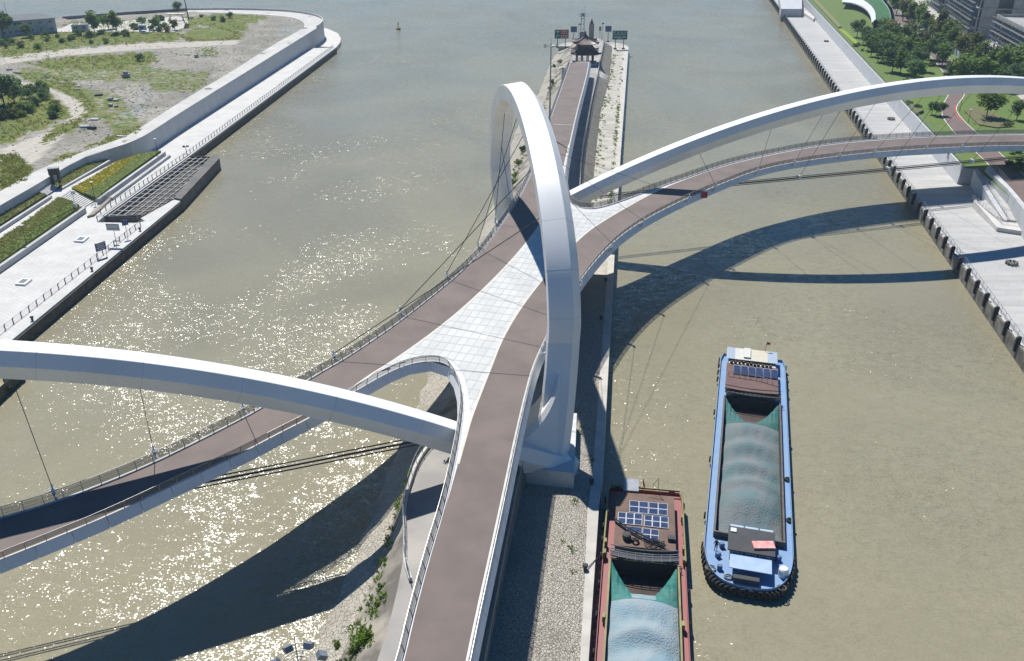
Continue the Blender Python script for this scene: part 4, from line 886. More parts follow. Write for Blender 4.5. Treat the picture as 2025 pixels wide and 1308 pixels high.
obj('roof_railing', q, STEEL, cp)
GLZ = mat('dark_glass', (.03, .045, .055), (.05, .07, .08), .5, rough=.08, spec=.6)
gi = [p.lerp(o_, .35) for p, o_ in zip(ri_, ro_)]
for a, b in zip(gi[::2], gi[2::2]):
    q = MB(); q.bar(Vector((a.x, a.y, 8.75)), Vector((b.x, b.y, 8.75)), .12, 3.2); obj('glass_panel', q, GLZ, cp)
# two concrete-frame buildings under scaffold
CFR = mat('raw_concrete', (.40, .39, .375), (.30, .295, .285), .3, rough=.85, detail=8); BNET = mat('blue_netting', (.03, .08, .30), (.05, .12, .36), .6, rough=.7)
def frame_block(A, B, depth, z0, floors, fh, label, flip):
    """A-B: the facade that faces the river, on the ground; depth behind it"""
    e = empty('concrete_building', tuple((A + B) / 2), label, 'building'); e.location.z = z0
    t = (B - A).normalized(); n_ = Vector((-t.y, t.x, 0)); n_ = n_ if n_.x > 0 else -n_; L = (B - A).length
    P0 = lambda u, v, z: Vector((A.x, A.y, z)) + t * u + n_ * v
    for f in range(floors + 1):
        z = z0 + f * fh
        if f: obj('floor_slab', MB().prism([P0(-.6, -.9, z), P0(L + .6, -.9, z), P0(L + .6, depth, z), P0(-.6, depth, z)], z - .45), CFR, e)
    nc = int(L // 6)
    for f in range(floors):
        for c in range(nc + 1):
            obj('column', MB().box(P0(c * L / nc, .7, z0 + f * fh + (fh - .45) / 2), (.7, .7, fh - .45), rz=math.atan2(t.y, t.x)), CFR, e)
        q = MB().prism([P0(5, 5.5, z0 + f * fh + fh - .45), P0(L - 5, 5.5, z0 + f * fh + fh - .45), P0(L - 5, depth - .5, z0 + f * fh + fh - .45), P0(5, depth - .5, z0 + f * fh + fh - .45)], z0 + f * fh); obj('inner_wall', q, CFR, e)
        q = MB().box((P0(L / 2, -1.25, z0 + f * fh + .75)), (L + 1.0, .06, 1.1), rz=math.atan2(t.y, t.x)); obj('safety_net', q, BNET, e)
    # end wall with dark openings
    for f in range(floors):
        for c in range(3):
            if flip: obj('end_wall', MB().box(P0(L + .1, 2 + c * depth / 3 + depth / 12, z0 + f * fh + (fh - .45) / 2), (.3, depth / 6, fh - .46), rz=math.atan2(t.y, t.x)), CFR, e)
            else: obj('end_wall', MB().box(P0(-.1, 2 + c * depth / 3 + depth / 12, z0 + f * fh + (fh - .45) / 2), (.3, depth / 6, fh - .46), rz=math.atan2(t.y, t.x)), CFR, e)
    # roof parapet
    zt = z0 + floors * fh
    for a_, b_ in ((P0(-.6, -.8, zt), P0(L + .6, -.8, zt)), (P0(L + .5, -.8, zt), P0(L + .5, depth, zt)), (P0(-.5, -.8, zt), P0(-.5, depth, zt))): obj('parapet', MB().bar(a_ + UP * .6, b_ + UP * .6, .3, 1.2), CFR, e)
    # scaffold
    nv = int(L / 2.2)
    for k in range(nv + 1):
        q = MB(); u = k * L / nv
        for v in (-1.5, -2.7): q.tube([P0(u, v, z0), P0(u, v, zt + 1.0)], .07, 4)
        for z in np.arange(z0 + 2, zt + .5, 2): q.tube([P0(u, -1.5, z), P0(u, -2.7, z)], .05, 4)
        obj('scaffold_frame', q, STEEL, e)
    for z in np.arange(z0 + 2, zt + 1, 2):
        q = MB()
        for v in (-1.5, -2.7): q.tube([P0(-.5, v, z), P0(L + .5, v, z)], .06, 4)
        if int((z - z0) / 2) % 2 == 0: q.bar(P0(0, -2.1, z), P0(L, -2.1, z), 1.0, .06)
        obj('scaffold_rail', q, STAIN, e)
a = at(1961, 96, PZ); b = at(2075, 168, PZ); frame_block(a, b, 26, PZ, 3, 4.6, 'grey concrete building under scaffold at the top right corner', False)
a = at(1873, 38, PZ); b = at(1921, 74, PZ); frame_block(a, b, 40, PZ, 4, 4.6, 'grey concrete building under scaffold behind the park hoarding', True)
a = at(1838, 8, PZ); b = at(1862, 26, PZ); frame_block(a, b, 30, PZ, 3, 4.6, 'farther bare concrete building left of the scaffolded one', True)
# planting strips
def pbed(P, m, label, h=.35): return props(obj('planting_bed', MB().prism(pts(P, PZ + h), PZ - .2), m), label, 'plant bed')
LIME = mat('lime_planting', (.26, .33, .03), (.19, .26, .025), 1, rough=.9, bump=.8, bsc=4)
pbed([(1658, 58), (1668, 58), (1700, 86), (1695, 90)], LIME, 'bright lime green planting strip along the right flood wall')
pbed([(1607, 0), (1616, 0), (1664, 52), (1658, 54)], mat('pale_grass_bed', (.23, .22, .10), (.15, .17, .05), 1.2, rough=.9, bump=.8, bsc=4), 'feathery pale grass strip on the right flood wall', .6)
pbed([(1908, 220), (1930, 212), (1960, 222), (1990, 236), (2000, 250), (1970, 252), (1935, 246)], mat('dry_bed', (.17, .15, .07), (.10, .11, .04), 1, rough=.9, bump=.8, bsc=3), 'brownish shrub bed below the big park tree')
pbed([(1800, 205), (1824, 208), (1826, 218), (1812, 224), (1800, 214)], BEDD, 'dark rounded hedge beside the flood wall under the arch', .9)
# park trees
T_dark = [(1694, 74), (1706, 88), (1716, 100), (1728, 96), (1722, 112), (1736, 122), (1746, 108), (1752, 126), (1764, 143), (1780, 147), (1797, 149), (1808, 160), (1740, 92), (1760, 118)]
T_mid = [(1772, 104), (1786, 118), (1800, 112), (1815, 124), (1836, 118), (1850, 128), (1862, 133), (1778, 88), (1796, 84), (1822, 96), (1757, 82), (1744, 74), (1812, 140)]
T_row = [(1800, 52), (1817, 60), (1829, 68), (1843, 76), (1858, 86), (1874, 97), (1888, 104), (1903, 116), (1918, 126), (1934, 138), (1950, 150), (1785, 42), (1772, 30), (1757, 14)]
T_right = [(1880, 166), (1897, 172), (1930, 170), (1948, 176), (1968, 170), (1985, 180), (2003, 178), (2018, 176), (1978, 158), (1996, 160), (2014, 152)]
for L_, h, kinds, lb in ((T_dark, (6.5, 9), (0, 4, 0, 1), 'dark green park tree in the dense clump behind the right flood wall'), (T_mid, (7, 9.5), (1, 3, 5, 0), 'mid green park tree beside the red brown path'),
                         (T_row, (9, 12), (1, 5, 3, 7), 'tall slender tree in the row along the blue hoarding'), (T_right, (7.5, 10.5), (0, 1, 4, 5), 'leafy tree above the white arch at the upper right')):
    L_ = sorted(L_)
    for i, (x, y) in enumerate(L_): tree(at(x, y, PZ), rv.uniform(*h) * 1.18, kinds[i % 4], '%s %s' % (ORD[i], lb.replace('the dense clump', 'clump').replace('park ', ''))+ ', from left', lb.split(' tree ')[0] + ' trees ' + lb.split(' tree ')[1][:24], rx=rv.uniform(1.0, 1.3))
tree(at(1950, 233, PZ), 9.5, 6, 'broad bright green tree standing in the brownish bed under the arch', None, rx=1.25)
for (x, y), lb in (((1842, 227), 'left of three small dark trees on the lawn by the path bend'), ((1850, 230), 'middle of three small dark trees on the lawn by the path bend'), ((1860, 229), 'right of three small dark trees on the lawn by the path bend')): tree(at(x, y, PZ), 4.6, 0, lb, 'small trees on the lawn')
tree(at(2010, 238, PZ), 7, 4, 'dark green tree at the right picture edge under the arch', None)
PSZ = (((1700, 95), 'low shrub at the top of the dark tree clump'), ((1745, 125), 'low shrub in the middle of the dark tree clump'), ((1790, 135), 'low shrub at the foot of the dark tree clump'), ((1830, 135), 'low shrub left of the path bend above the arch'), ((1800, 165), 'low shrub just above the arch by the flood wall'), ((1870, 150), 'low shrub by the path above the arch'), ((1990, 290), 'shrub just below the deck at the far right'), ((2010, 300), 'shrub at the right edge below the deck'), ((1985, 250), 'shrub in the brownish bed under the arch'), ((1810, 212), 'shrub by the dark hedge under the arch'), ((1880, 300), 'shrub behind the flood wall below the deck'), ((2005, 330), 'shrub beside the path at the right edge'))
for i in range(46):
    (x, y), zn = rv.choice(PSZ); x += rv.uniform(-14, 14); y += rv.uniform(-7, 7)
    zoned(shrub(at(x, y, PZ), rv.uniform(.9, 1.7), rv.choice((0, 1, 2, 3)), 'leafy park shrub', 'shrubs among the park trees'), zn)
# park lamps
def lamp(loc, h, label, group):
    e = empty('lamp_post', tuple(loc), label, 'lamp', group); q = MB(); q.tube([loc, loc + UP * h * .3], .1, 7); q.tube([loc + UP * h * .3, loc + UP * h], .06, 6); obj('pole', q, DSTEEL, e)
    q = MB(); q.lathe([(.05, 0), (.38, .04), (.42, .14), (.3, .2)], 10, loc + UP * h); obj('lamp_head', q, mat('lamp_white', (.6, .62, .64), None, 1, rough=.4), e)
lamp(at(1914.5, 242.3, PZ), 4, 'black lamp post on the lawn right of the path bend', 'park lamps'); lamp(at(1897.5, 221, PZ), 4, 'black lamp post inside the red kerbed path bend', 'park lamps')
lamp(at(52.3, 481, 3.9), 4.1, 'black lamp post on the plaza wall at the left picture edge', 'plaza lamps'); lamp(at(187.4, 392, 3.9), 4.1, 'black lamp post beside the lower steps and flower strip', 'plaza lamps'); lamp(at(311.5, 304, 3.9), 4.3, 'black lamp post at the narrow end of the flower bed', 'plaza lamps')
q = MB(); P = smooth_path(pts([(1892, 207), (1889, 217), (1893, 228), (1904, 239)], PZ + .07), 2); q.strip(P, [p + v * -.5 for p, v in zip(P, left_normals(P))]); struct('red_kerb_marking', q, mat('red_line', (.5, .06, .06), None, 1, rough=.7))
# ------------------------------------------------------------------ barges
TYRE = MB()
for i in range(12):
    a0, a1 = 2 * math.pi * i / 12, 2 * math.pi * (i + 1) / 12
    def rg2(a): return [Vector((math.cos(a) * (.36 + .15 * math.cos(g)), .13 * math.sin(g), math.sin(a) * (.36 + .15 * math.cos(g)))) for g in (0, 1.05, 2.1, 3.14, 4.2, 5.24)]
    TYRE.loft([rg2(a0), rg2(a1)], cap=False)
TYREM = TYRE.mesh('tyre_fender', RUBBER, True)
SOLC = mat('solar_cell', (.028, .042, .10), (.038, .058, .125), 1.5, rough=.22, spec=.6, rnd=.12); SOLF = mat('panel_frame', (.55, .57, .6), None, 1, rough=.5)
def bil(Q, u, v): return Q[0].lerp(Q[1], u).lerp(Q[3].lerp(Q[2], u), v)
def solar(Q, nc, nr, parent, label=None):
    q = MB(); q.prism(Q, Q[0].z - .08); o = obj('solar_panel', q, SOLF, parent)
    for i in range(nc):
        for j in range(nr):
            e = .012; P = [bil(Q, i / nc + e * 1.8, j / nr + e * 2.5), bil(Q, (i + 1) / nc - e * 1.8, j / nr + e * 2.5), bil(Q, (i + 1) / nc - e * 1.8, (j + 1) / nr - e * 2.5), bil(Q, i / nc + e * 1.8, (j + 1) / nr - e * 2.5)]
            obj('cell', MB().prism([p + UP * .01 for p in P], Q[0].z - .02), SOLC, o)
    return o
class Ship:
    def __init__(s, org, v, label): s.o = Vector(org); s.v = Vector(v).normalized(); s.u = Vector((-s.v.y, s.v.x, 0)); s.u = s.u if s.u.x > 0 else -s.u; s.e = empty('cargo_barge', org, label, 'barge')
    def P(s, u, v, z): return s.o + s.u * u + s.v * v + Vector((0, 0, z))
    def yaw(s): return math.atan2(s.u.y, s.u.x)
    def box(s, name, c, d, m, rz=0): return obj(name, MB().box(s.P(*c), d, rz=s.yaw() + rz), m, s.e)
    def poly(s, L): return [s.P(*p) for p in L]
def hull_outline(hw, v0, v1, bow, n=14):
    """starboard side from stern to the rounded bow and back along port"""
    side = [(hw * .93, v0), (hw, v0 + 2.0), (hw, v1 - bow)] + [(hw * math.cos(a) ** .62, v1 - bow + bow * math.sin(a) ** .85) for a in np.linspace(.12, math.pi / 2 - .02, n)]
    return side + [(-u, v) for u, v in side[::-1]]
def build_hull(sh, hw, v0, v1, bow, zd, hold, mats, zc):
    OUT_ = hull_outline(hw, v0, v1, bow)
    q = MB(); lowr = [Vector((u * .93, v * 1.0, -1.2)) for u, v in OUT_]
    top = [sh.P(u, v, zd) for u, v in OUT_]; wl_ = [sh.P(u * .99, v, .12) for u, v in OUT_]; bt = [sh.P(u * .95, v, -1.2) for u, v in OUT_]
    q.loft([bt, wl_], True, False, 1); q.loft([wl_, top], True, False, 0); h = obj('hull', q, mats[:2], sh.e)
    hu, ha, hb = hold
    q = MB(); half = [(u, v) for u, v in OUT_ if u >= 0]
    # deck as four strips round the hold
    inner = lambda s_: [(s_ * hu, ha), (s_ * hu, hb)]
    q.poly([sh.P(u, v, zd) for u, v in [(hu, ha), (hu, hb)][::-1]] + [sh.P(u, v, zd) for u, v in ((hw, ha), (hw, hb))]); q.poly([sh.P(-u, v, zd) for u, v in ((hu, ha), (hu, hb), (hw, hb), (hw, ha))])
    q.poly([sh.P(u, v, zd) for u, v in [(hw, ha), (hw, v0 + 2), (hw * .93, v0), (-hw * .93, v0), (-hw, v0 + 2), (-hw, ha)]])
    q.poly([sh.P(u, v, zd) for u, v in [(-hw, hb)] + [(-u, v) for u, v in half if v > hb] + [(u, v) for u, v in half[::-1] if v > hb] + [(hw, hb)]])
    obj('deck', q, mats[2], sh.e)
    # bulwark, hold coaming and inside of the hold
    q = MB(); A = [sh.P(u, v, zd + .45) for u, v in OUT_]; B = [sh.P(u * .985, v * 1.0, zd + .45) for u, v in OUT_]; q.loft([top, A], True, False); q.loft([A, B], True, False); q.loft([B, [p - UP * .45 for p in B]], True, False); obj('bulwark', q, mats[3], sh.e)
    c_ = [(hu, ha), (hu, hb), (-hu, hb), (-hu, ha)]; o_ = [(hu + .22, ha - .22), (hu + .22, hb + .22), (-hu - .22, hb + .22), (-hu - .22, ha - .22)]
    q = MB(); ci = [sh.P(u, v, zc) for u, v in c_]; co = [sh.P(u, v, zc) for u, v in o_]; q.loft([[sh.P(u, v, zd) for u, v in o_], co], True, False); q.loft([co, ci], True, False); obj('coaming', q, mats[4], sh.e); q = MB(); q.loft([[p - UP * .02 for p in ci], [sh.P(u, v, .12) for u, v in c_]], True, False); obj('hold_side', q, mats[5], sh.e)
    q = MB(); q.poly([sh.P(u, v, .15) for u, v in c_]); obj('hold_bottom', q, mats[5], sh.e)
    return OUT_
NETM = {}
def net_mat(name, c, a):
    m = bpy.data.materials.new(name); m.use_nodes = True; n = m.node_tree.nodes; l = m.node_tree.links
    n['Principled BSDF'].inputs['Base Color'].default_value = (*c, 1); n['Principled BSDF'].inputs['Roughness'].default_value = .7
    t = n.new('ShaderNodeBsdfTransparent'); mx = n.new('ShaderNodeMixShader')
    geo = n.new('ShaderNodeNewGeometry'); no = n.new('ShaderNodeTexNoise'); no.inputs['Scale'].default_value = 1.4; no.inputs['Detail'].default_value = 6; l.new(geo.outputs['Position'], no.inputs['Vector'])
    mr = n.new('ShaderNodeMapRange'); mr.inputs[1].default_value = .35; mr.inputs[2].default_value = .65; mr.inputs[3].default_value = a - .12; mr.inputs[4].default_value = a + .12; l.new(no.outputs[0], mr.inputs[0]); l.new(mr.outputs[0], mx.inputs[0])
    l.new(t.outputs[0], mx.inputs[1]); l.new(n['Principled BSDF'].outputs[0], mx.inputs[2]); l.new(mx.outputs[0], n['Material Output'].inputs[0]); return m
def cargo(sh, hu, va, vb, zf, m, netm, hold_v, zc):
    nu, nv = 40, int((vb - va) * 3.2); q = MB(); g = [[sh.P(-hu + 2 * hu * i / nu, va + (vb - va) * j / nv, zf(-1 + 2 * i / nu, va + (vb - va) * j / nv)) for i in range(nu + 1)] for j in range(nv + 1)]
    k = 0; q.v = [tuple(p) for r in g for p in r]
    for j in range(nv):
        for i in range(nu): a = j * (nu + 1) + i; q.f.append((a, a + 1, a + nu + 2, a + nu + 1)); q.m.append(0)
    o = obj('gravel_cargo', q, m, sh.e, True)
    b_ = bmesh.new(); b_.from_mesh(o.data); bmesh.ops.recalc_face_normals(b_, faces=b_.faces); 
    if b_.faces[:][0].normal.z < 0: bmesh.ops.reverse_faces(b_, faces=b_.faces)
    b_.to_mesh(o.data); b_.free()
    # net: sagging apron from the corners of the hold, lying over the cargo
    q = MB(); G = []; n1 = 30
    for j in range(9):
        t = j / 8; row = []
        for i in range(n1 + 1):
            s_ = -1 + 2 * i / n1; vtop = hold_v + .1 + (va + 1.0 - hold_v) * (1 - abs(s_) ** 1.6) * .92
            vv = vtop + (va + 1.3 - vtop) * t
            zt = zc - .15 - (1.0) * (1 - abs(s_) ** 2.2); ze = zf(s_, va + 1.3) + .05
            z = zt + (ze - zt) * t + .05 * math.sin(s_ * 37) * (1 - t); row.append(sh.P(s_ * hu * .99, vv, z))
        G.append(row)
    for j in range(8):
        for i in range(n1): q.face([G[j][i], G[j][i + 1], G[j + 1][i + 1], G[j + 1][i]])
    obj('cargo_net', q, netm, sh.e, True)
def stow_tyres(sh, L):
    for u, v, z, yw in L: link('tyre_fender', TYREM, sh.e, M=Matrix.Translation(sh.P(u, v, z)) @ Matrix.Rotation(sh.yaw() + yw, 4, 'Z'))
BLUE = mat('blue_deck_paint', (.175, .30, .50), (.23, .33, .46), .7, rough=.5, detail=9, lo=.42, hi=.72); BLUEH = mat('blue_hull_paint', (.06, .13, .27), (.10, .17, .3), .6, rough=.5)
BLKH = mat('black_boot_topping', (.02, .02, .022), None, 1, rough=.6); HOLD = mat('rusty_hold', (.085, .055, .045), (.05, .038, .034), .8, rough=.85)
COAM = mat('coaming_brown', (.13, .11, .095), (.08, .07, .065), 1, rough=.6)
b1 = Ship((41.8, 132.1, 0), (-.249, -.968, 0), 'blue cargo barge with dark grey gravel under green netting, out in mid channel')
build_hull(b1, 5.4, -.5, 57.0, 8.5, 1.3, (4.15, 14.7, 48.3), (BLUEH, BLKH, BLUE, BLUE, COAM, HOLD), 2.2)
def z1(s_, v):
    base = .75 + .6 * (1 - abs(s_) ** 2.5)
    for c, h, w_ in ((22.6, .7, 1.7), (27.6, 1.0, 1.7), (32.6, .9, 1.5), (36.4, .8, 1.3), (41.5, 1.7, 3.2)): base += h * math.exp(-((v - c - .9 * s_ * s_) / w_) ** 2) * (1 - .8 * s_ * s_)
    return base - .7 * max(0, (21 - v) / 2) + .03 * math.sin(s_ * 17 + v * .8) * math.sin(v * .6) ** 2 + .012 * math.sin(v * 3.1 + s_ * 6 + 2 * math.sin(v * .7))
GRAV1 = mat('netted_dark_gravel', (.115, .185, .195), (.175, .20, .205), .33, rough=.9, bump=1.0, bsc=5, detail=14, bdist=.15, lo=.38, hi=.6)
cargo(b1, 4.13, 19.6, 48.2, z1, GRAV1, net_mat('green_net', (.025, .17, .16), .72), 14.8, 2.2)
BRN = mat('red_brown_roof', (.16, .085, .075), (.12, .07, .062), .6, rough=.7, detail=8)
b1.box('cabin', (-.2, 6.9, 2.05), (7.7, 13.0, 1.5), mat('cabin_cream', (.55, .54, .5), (.4, .39, .36), .7, rough=.6)); b1.box('cabin_roof', (-.2, 9.3, 2.87), (8.3, 8.8, .14), BRN)
for k_ in range(5):
    for s_ in (-4.06, 3.66): w_ = b1.box('window', (s_, 2.2 + k_ * 2.4, 2.2), (.06, 1.2, .6), WHITE); obj('pane', MB().box(b1.P(s_ * 1.012, 2.2 + k_ * 2.4, 2.2), (.05, 1.0, .46), rz=b1.yaw()), GLZ, w_)
CORR = [mat('corrugated_%s' % n_, c, None, 3, rough=.6) for n_, c in (('white', (.62, .61, .57)), ('blue_grey', (.36, .43, .52)), ('cream', (.60, .56, .46)))]
for i, (u, w_, k) in enumerate(((-3.8, 1.4, 1), (-2.4, 1.4, 0), (-1.1, 1.2, 0), (.2, 1.4, 2), (1.6, 1.4, 2), (3.1, 1.6, 1))):
    q = MB(); n_ = 8
    for j in range(n_): q.bar(b1.P(u - w_ / 2 + (j + .5) * w_ / n_, -.4, 3.1 + .04 * (j % 2)), b1.P(u - w_ / 2 + (j + .5) * w_ / n_, 3.9, 3.2 + .04 * (j % 2)), w_ / n_ * .98, .06)
    obj('roof_sheet', q, CORR[k], b1.e)
b1.box('roof_vent', (-1.1, 1.6, 3.4), (1.1, 3.4, .25), CORR[0])
for i in range(6):
    u = -3.2 + i * 1.2; solar([b1.P(u, 5.9, 3.2), b1.P(u + 1.08, 5.9, 3.2), b1.P(u + 1.08, 8.9, 3.08), b1.P(u, 8.9, 3.08)], 1, 1, b1.e)
POT = mat('pot_plants', (.05, .08, .03), (.12, .05, .04), 3, rough=.8)
for i in range(11): b1.box('plant_pot', (-3.5 + i * .62 + rv.uniform(-.1, .1), 4.9 + rv.uniform(-.2, .3), 3.15), (.35, .35, .5), POT, rv.random())
q = MB(); q.tube([b1.P(-4, 9.4, 3.3), b1.P(1.0, 9.8, 3.3), b1.P(3.8, 10.9, 3.3)], .05, 4); q.tube([b1.P(-4, 9.4, 3.7), b1.P(1.0, 9.8, 3.7), b1.P(3.8, 10.9, 3.7)], .05, 4)
for p_ in resample([b1.P(-4, 9.4, 2.9), b1.P(1.0, 9.8, 2.9), b1.P(3.8, 10.9, 2.9)], .9): q.tube([p_, p_ + UP * .8], .04, 4)
obj('roof_railing', q, STAIN, b1.e)
q = MB()
for k in range(13):
    u = -4.2 + k * .7; q.tube([b1.P(u, 13.2 + .5 * math.cos(u * .35), 2.7), b1.P(u, 14.2 + .5 * math.cos(u * .35), 2.7)], .06, 4)
for d_ in (13.2, 14.2):
    for z in (2.7, 3.4): q.tube([b1.P(u, d_ + .5 * math.cos(u * .35), z) for u in np.linspace(-4.3, 4.3, 14)], .07, 5)
obj('gangway', q, DSTEEL, b1.e); b1.box('gangway_tread', (0, 14.0, 2.62), (8.4, 1.1, .06), BLACKM)
b1.box('wheelhouse', (.2, 50.3, 2.1), (4.9, 4.0, 1.7), mat('wheelhouse_dark', (.10, .12, .15), None, 1, rough=.5)); b1.box('wheelhouse_roof', (.2, 50.3, 3.02), (5.6, 4.5, .16), BLACKM)
b1.box('awning', (.2, 53.9, 2.6), (4.9, 2.6, .1), mat('awning_blue', (.30, .42, .62), (.36, .47, .65), .8, rough=.5)); b1.box('winch', (-.2, 55.8, 1.7), (3.0, .8, .7), BLACKM)
for k_ in (-1.6, 0, 1.6): w_ = b1.box('window', (.2 + k_, 52.33, 2.3), (1.3, .06, .8), WHITE); obj('pane', MB().box(b1.P(.2 + k_, 52.38, 2.3), (1.1, .05, .62), rz=b1.yaw()), GLZ, w_)
b1.box('life_raft', (1.6, 51.0, 3.25), (2.6, 1.3, .3), mat('raft_pink', (.62, .22, .21), (.7, .4, .38), 2, rough=.6), .25); b1.box('hatch_cover', (-2.0, 48.9, 3.18), (.7, .7, .15), WHITE)
for u in (-1.6, .2, 2.0): b1.box('window_sheet', (u, 47.85, 3.0), (1.6, .4, .1), mat('pale_blue', (.45, .55, .68), None, 1, rough=.4))
q = MB(); q.lathe([(.55, 0), (.6, .2), (.6, 1.0), (.45, 1.2), (.2, 1.25)], 14, b1.P(4.1, 53.6, 1.3)); obj('water_drum', q, WHITE, b1.e)
for u, v in ((-3.6, 52.2), (-3.3, 54.4), (-3.2, 50.3), (3.6, 51.0)): b1.box('bollard', (u, v, 1.65), (.6, .4, .7), BLUEH, rv.random())
for u, v, r0 in ((-4.3, 54.6, .55), (3.9, 55.9, .5), (-2.2, 55.6, .45)):
    q = MB(); q.tube([b1.P(u + (r0 + .08 * math.sin(a * .5)) * math.cos(a), v + r0 * .8 * math.sin(a), 1.36 + .012 * a) for a in np.linspace(0, 18, 50)], .05, 4); obj('rope_coil', q, mat('rope', (.28, .25, .18), None, 3, rough=.9), b1.e)
L = []
hb = hull_outline(5.6, -.5, 57.2, 8.5, 15)
for i in range(3, len(hb) - 3):
    u, v = hb[i]; a, b = hb[i - 1], hb[i + 1]; L.append((u, v, .95, math.atan2(b[1] - a[1], b[0] - a[0])))
    if abs(u) < 4.8: m_ = ((hb[i][0] + hb[i + 1][0]) / 2, (hb[i][1] + hb[i + 1][1]) / 2); L.append((m_[0], m_[1], .75, math.atan2(b[1] - a[1], b[0] - a[0])))
for s_ in (-1, 1):
    for v in (.6, 2.6, 5, 7.4, 18, 31, 44) if s_ < 0 else (.8, 3.2, 6, 9, 23.5): L.append((s_ * 5.6, v, .9, math.pi / 2))
stow_tyres(b1, L); link('tyre_fender', TYREM, b1.e, M=Matrix.Translation(b1.P(5.1, 34, 1.5)) @ Matrix.Rotation(math.pi / 2, 4, 'X')); link('tyre_fender', TYREM, b1.e, M=Matrix.Translation(b1.P(5.15, 43, 1.5)) @ Matrix.Rotation(math.pi / 2, 4, 'X'))
q = MB(); q.tube([b1.P(1.9, -.2, 3.1), b1.P(2.0, -.5, 4.9)], .04, 5); q.face([b1.P(2.0, -.5, 4.9), b1.P(2.7, -.7, 4.7), b1.P(2.6, -.7, 4.3), b1.P(2.0, -.45, 4.4)]); obj('flag', q, mat('flag_red', (.5, .03, .03), None, 1, rough=.7), b1.e)
# red barge alongside the pier
RED = mat('red_deck_paint', (.32, .095, .095), (.27, .11, .105), .6, rough=.6, detail=9); OLIVE = mat('olive_rail_paint', (.26, .25, .085), (.18, .175, .07), .9, rough=.55)
b2 = Ship((17.95, 94.6, 0), (-.143, -.99, 0), 'red cargo barge with pale blue netted gravel moored against the pier')
build_hull(b2, 5.0, 0, 56, 8, 1.7, (3.95, 14.6, 48), (mat('red_hull', (.22, .05, .05), None, .7, rough=.6), BLKH, RED, RED, OLIVE, HOLD), 2.6)
def z2(s_, v):
    base = 1.35 + .65 * (1 - abs(s_) ** 3)
    for c, h, w_ in ((21.5, .5, 1.6), (25.6, 1.1, 1.5), (30.2, 1.0, 1.8), (38, .9, 3)): base += h * math.exp(-((v - c - 1.3 * s_ * s_) / w_) ** 2) * (1 - .7 * s_ * s_)
    return base - .6 * max(0, (20.2 - v) / 2) + .03 * math.sin(s_ * 17 + v * .8) * math.sin(v * .6) ** 2 + .012 * math.sin(v * 3.1 + s_ * 6 + 2 * math.sin(v * .7))
GRAV2 = mat('netted_pale_gravel', (.22, .325, .38), (.29, .355, .385), .45, rough=.9, bump=1.0, bsc=5, detail=14, bdist=.15, lo=.36, hi=.62)
cargo(b2, 3.93, 19.2, 47.9, z2, GRAV2, net_mat('teal_net', (.03, .24, .21), .7), 14.7, 2.6)
RROOF = mat('rust_brown_roof', (.17, .105, .075), (.12, .078, .06), .5, rough=.75, detail=9)
b2.box('cabin', (0, 7.6, 2.4), (7.2, 10.2, 1.5), mat('cabin_green', (.16, .17, .12), None, .8, rough=.6)); b2.box('cabin_roof', (0, 7.6, 3.2), (7.5, 10.6, .14), RROOF)
def zpx(x, y): return at(1100 + x * .2966, 920 + y * .2966, 3.4)
for Q, nc, nr in (([(490, 235), (614, 246), (613, 325), (487, 312)], 2, 2), ([(618, 247), (742, 258), (742, 338), (616, 325)], 2, 2), ([(413, 312), (575, 325), (572, 402), (410, 387)], 3, 2), ([(588, 330), (748, 347), (748, 423), (585, 405)], 3, 2), ([(470, 407), (573, 418), (571, 455), (470, 445)], 1, 1), ([(577, 418), (685, 433), (682, 512), (575, 500)], 2, 2)):
    solar([zpx(*p) for p in Q], nc, nr, b2.e)
q = MB()
for z in (.05, .4): q.tube([zpx(*p) + UP * z for p in ((385, 370), (480, 440), (600, 500), (720, 545))], .09, 5)
for t in np.linspace(0, 1, 10): a = zpx(385, 370).lerp(zpx(720, 545), t); q.tube([a, a + UP * .35 + b2.u * .3], .05, 4)
obj('folded_mast', q, DSTEEL, b2.e)
q = MB(); q.lathe([(.3, 0), (.55, .1), (.55, .6), (.3, .7)], 12, zpx(470, 485)); obj('net_roll', q, BLACKM, b2.e); link('tyre_fender', TYREM, b2.e, M=Matrix.Translation(zpx(525, 505) + UP * .2) @ Matrix.Rotation(1.2, 4, 'X'))
for k_ in range(3):
    q = MB(); c_ = zpx(620 + 35 * k_, 520 + 8 * k_); q.tube([c_ + Vector((.6 * math.cos(a) * (1 + .2 * math.sin(3 * a)), .45 * math.sin(a * 1.1), .05 + .02 * a)) for a in np.linspace(0, 15, 40)], .04, 4); obj('cable_coil', q, BLACKM, b2.e)
b2.box('water_tank', (-1.9, .9, 3.0), (2.0, 2.6, 1.1), STEEL); b2.box('roof_box', (3.2, 11.0, 3.5), (.8, .7, .5), BLACKM)
q = MB(); q.tube([b2.P(1.6, 1.9, 3.2), b2.P(1.6, 1.9, 5.7), b2.P(-.1, 1.7, 5.3)], .05, 5); q.tube([b2.P(1.6, 1.9, 5.7), b2.P(.9, 1.8, 4.4)], .03, 4); obj('davit', q, DSTEEL, b2.e)
q = MB(); q.tube([b2.P(-.3, 1.4, 3.0), b2.P(-.4, 1.2, 4.9)], .04, 5); q.face([b2.P(-.4, 1.2, 4.9), b2.P(-.1, 1.9, 4.3), b2.P(-.1, 2.0, 3.7), b2.P(-.35, 1.3, 4.1)]); obj('flag', q, MATS['flag_red'], b2.e)
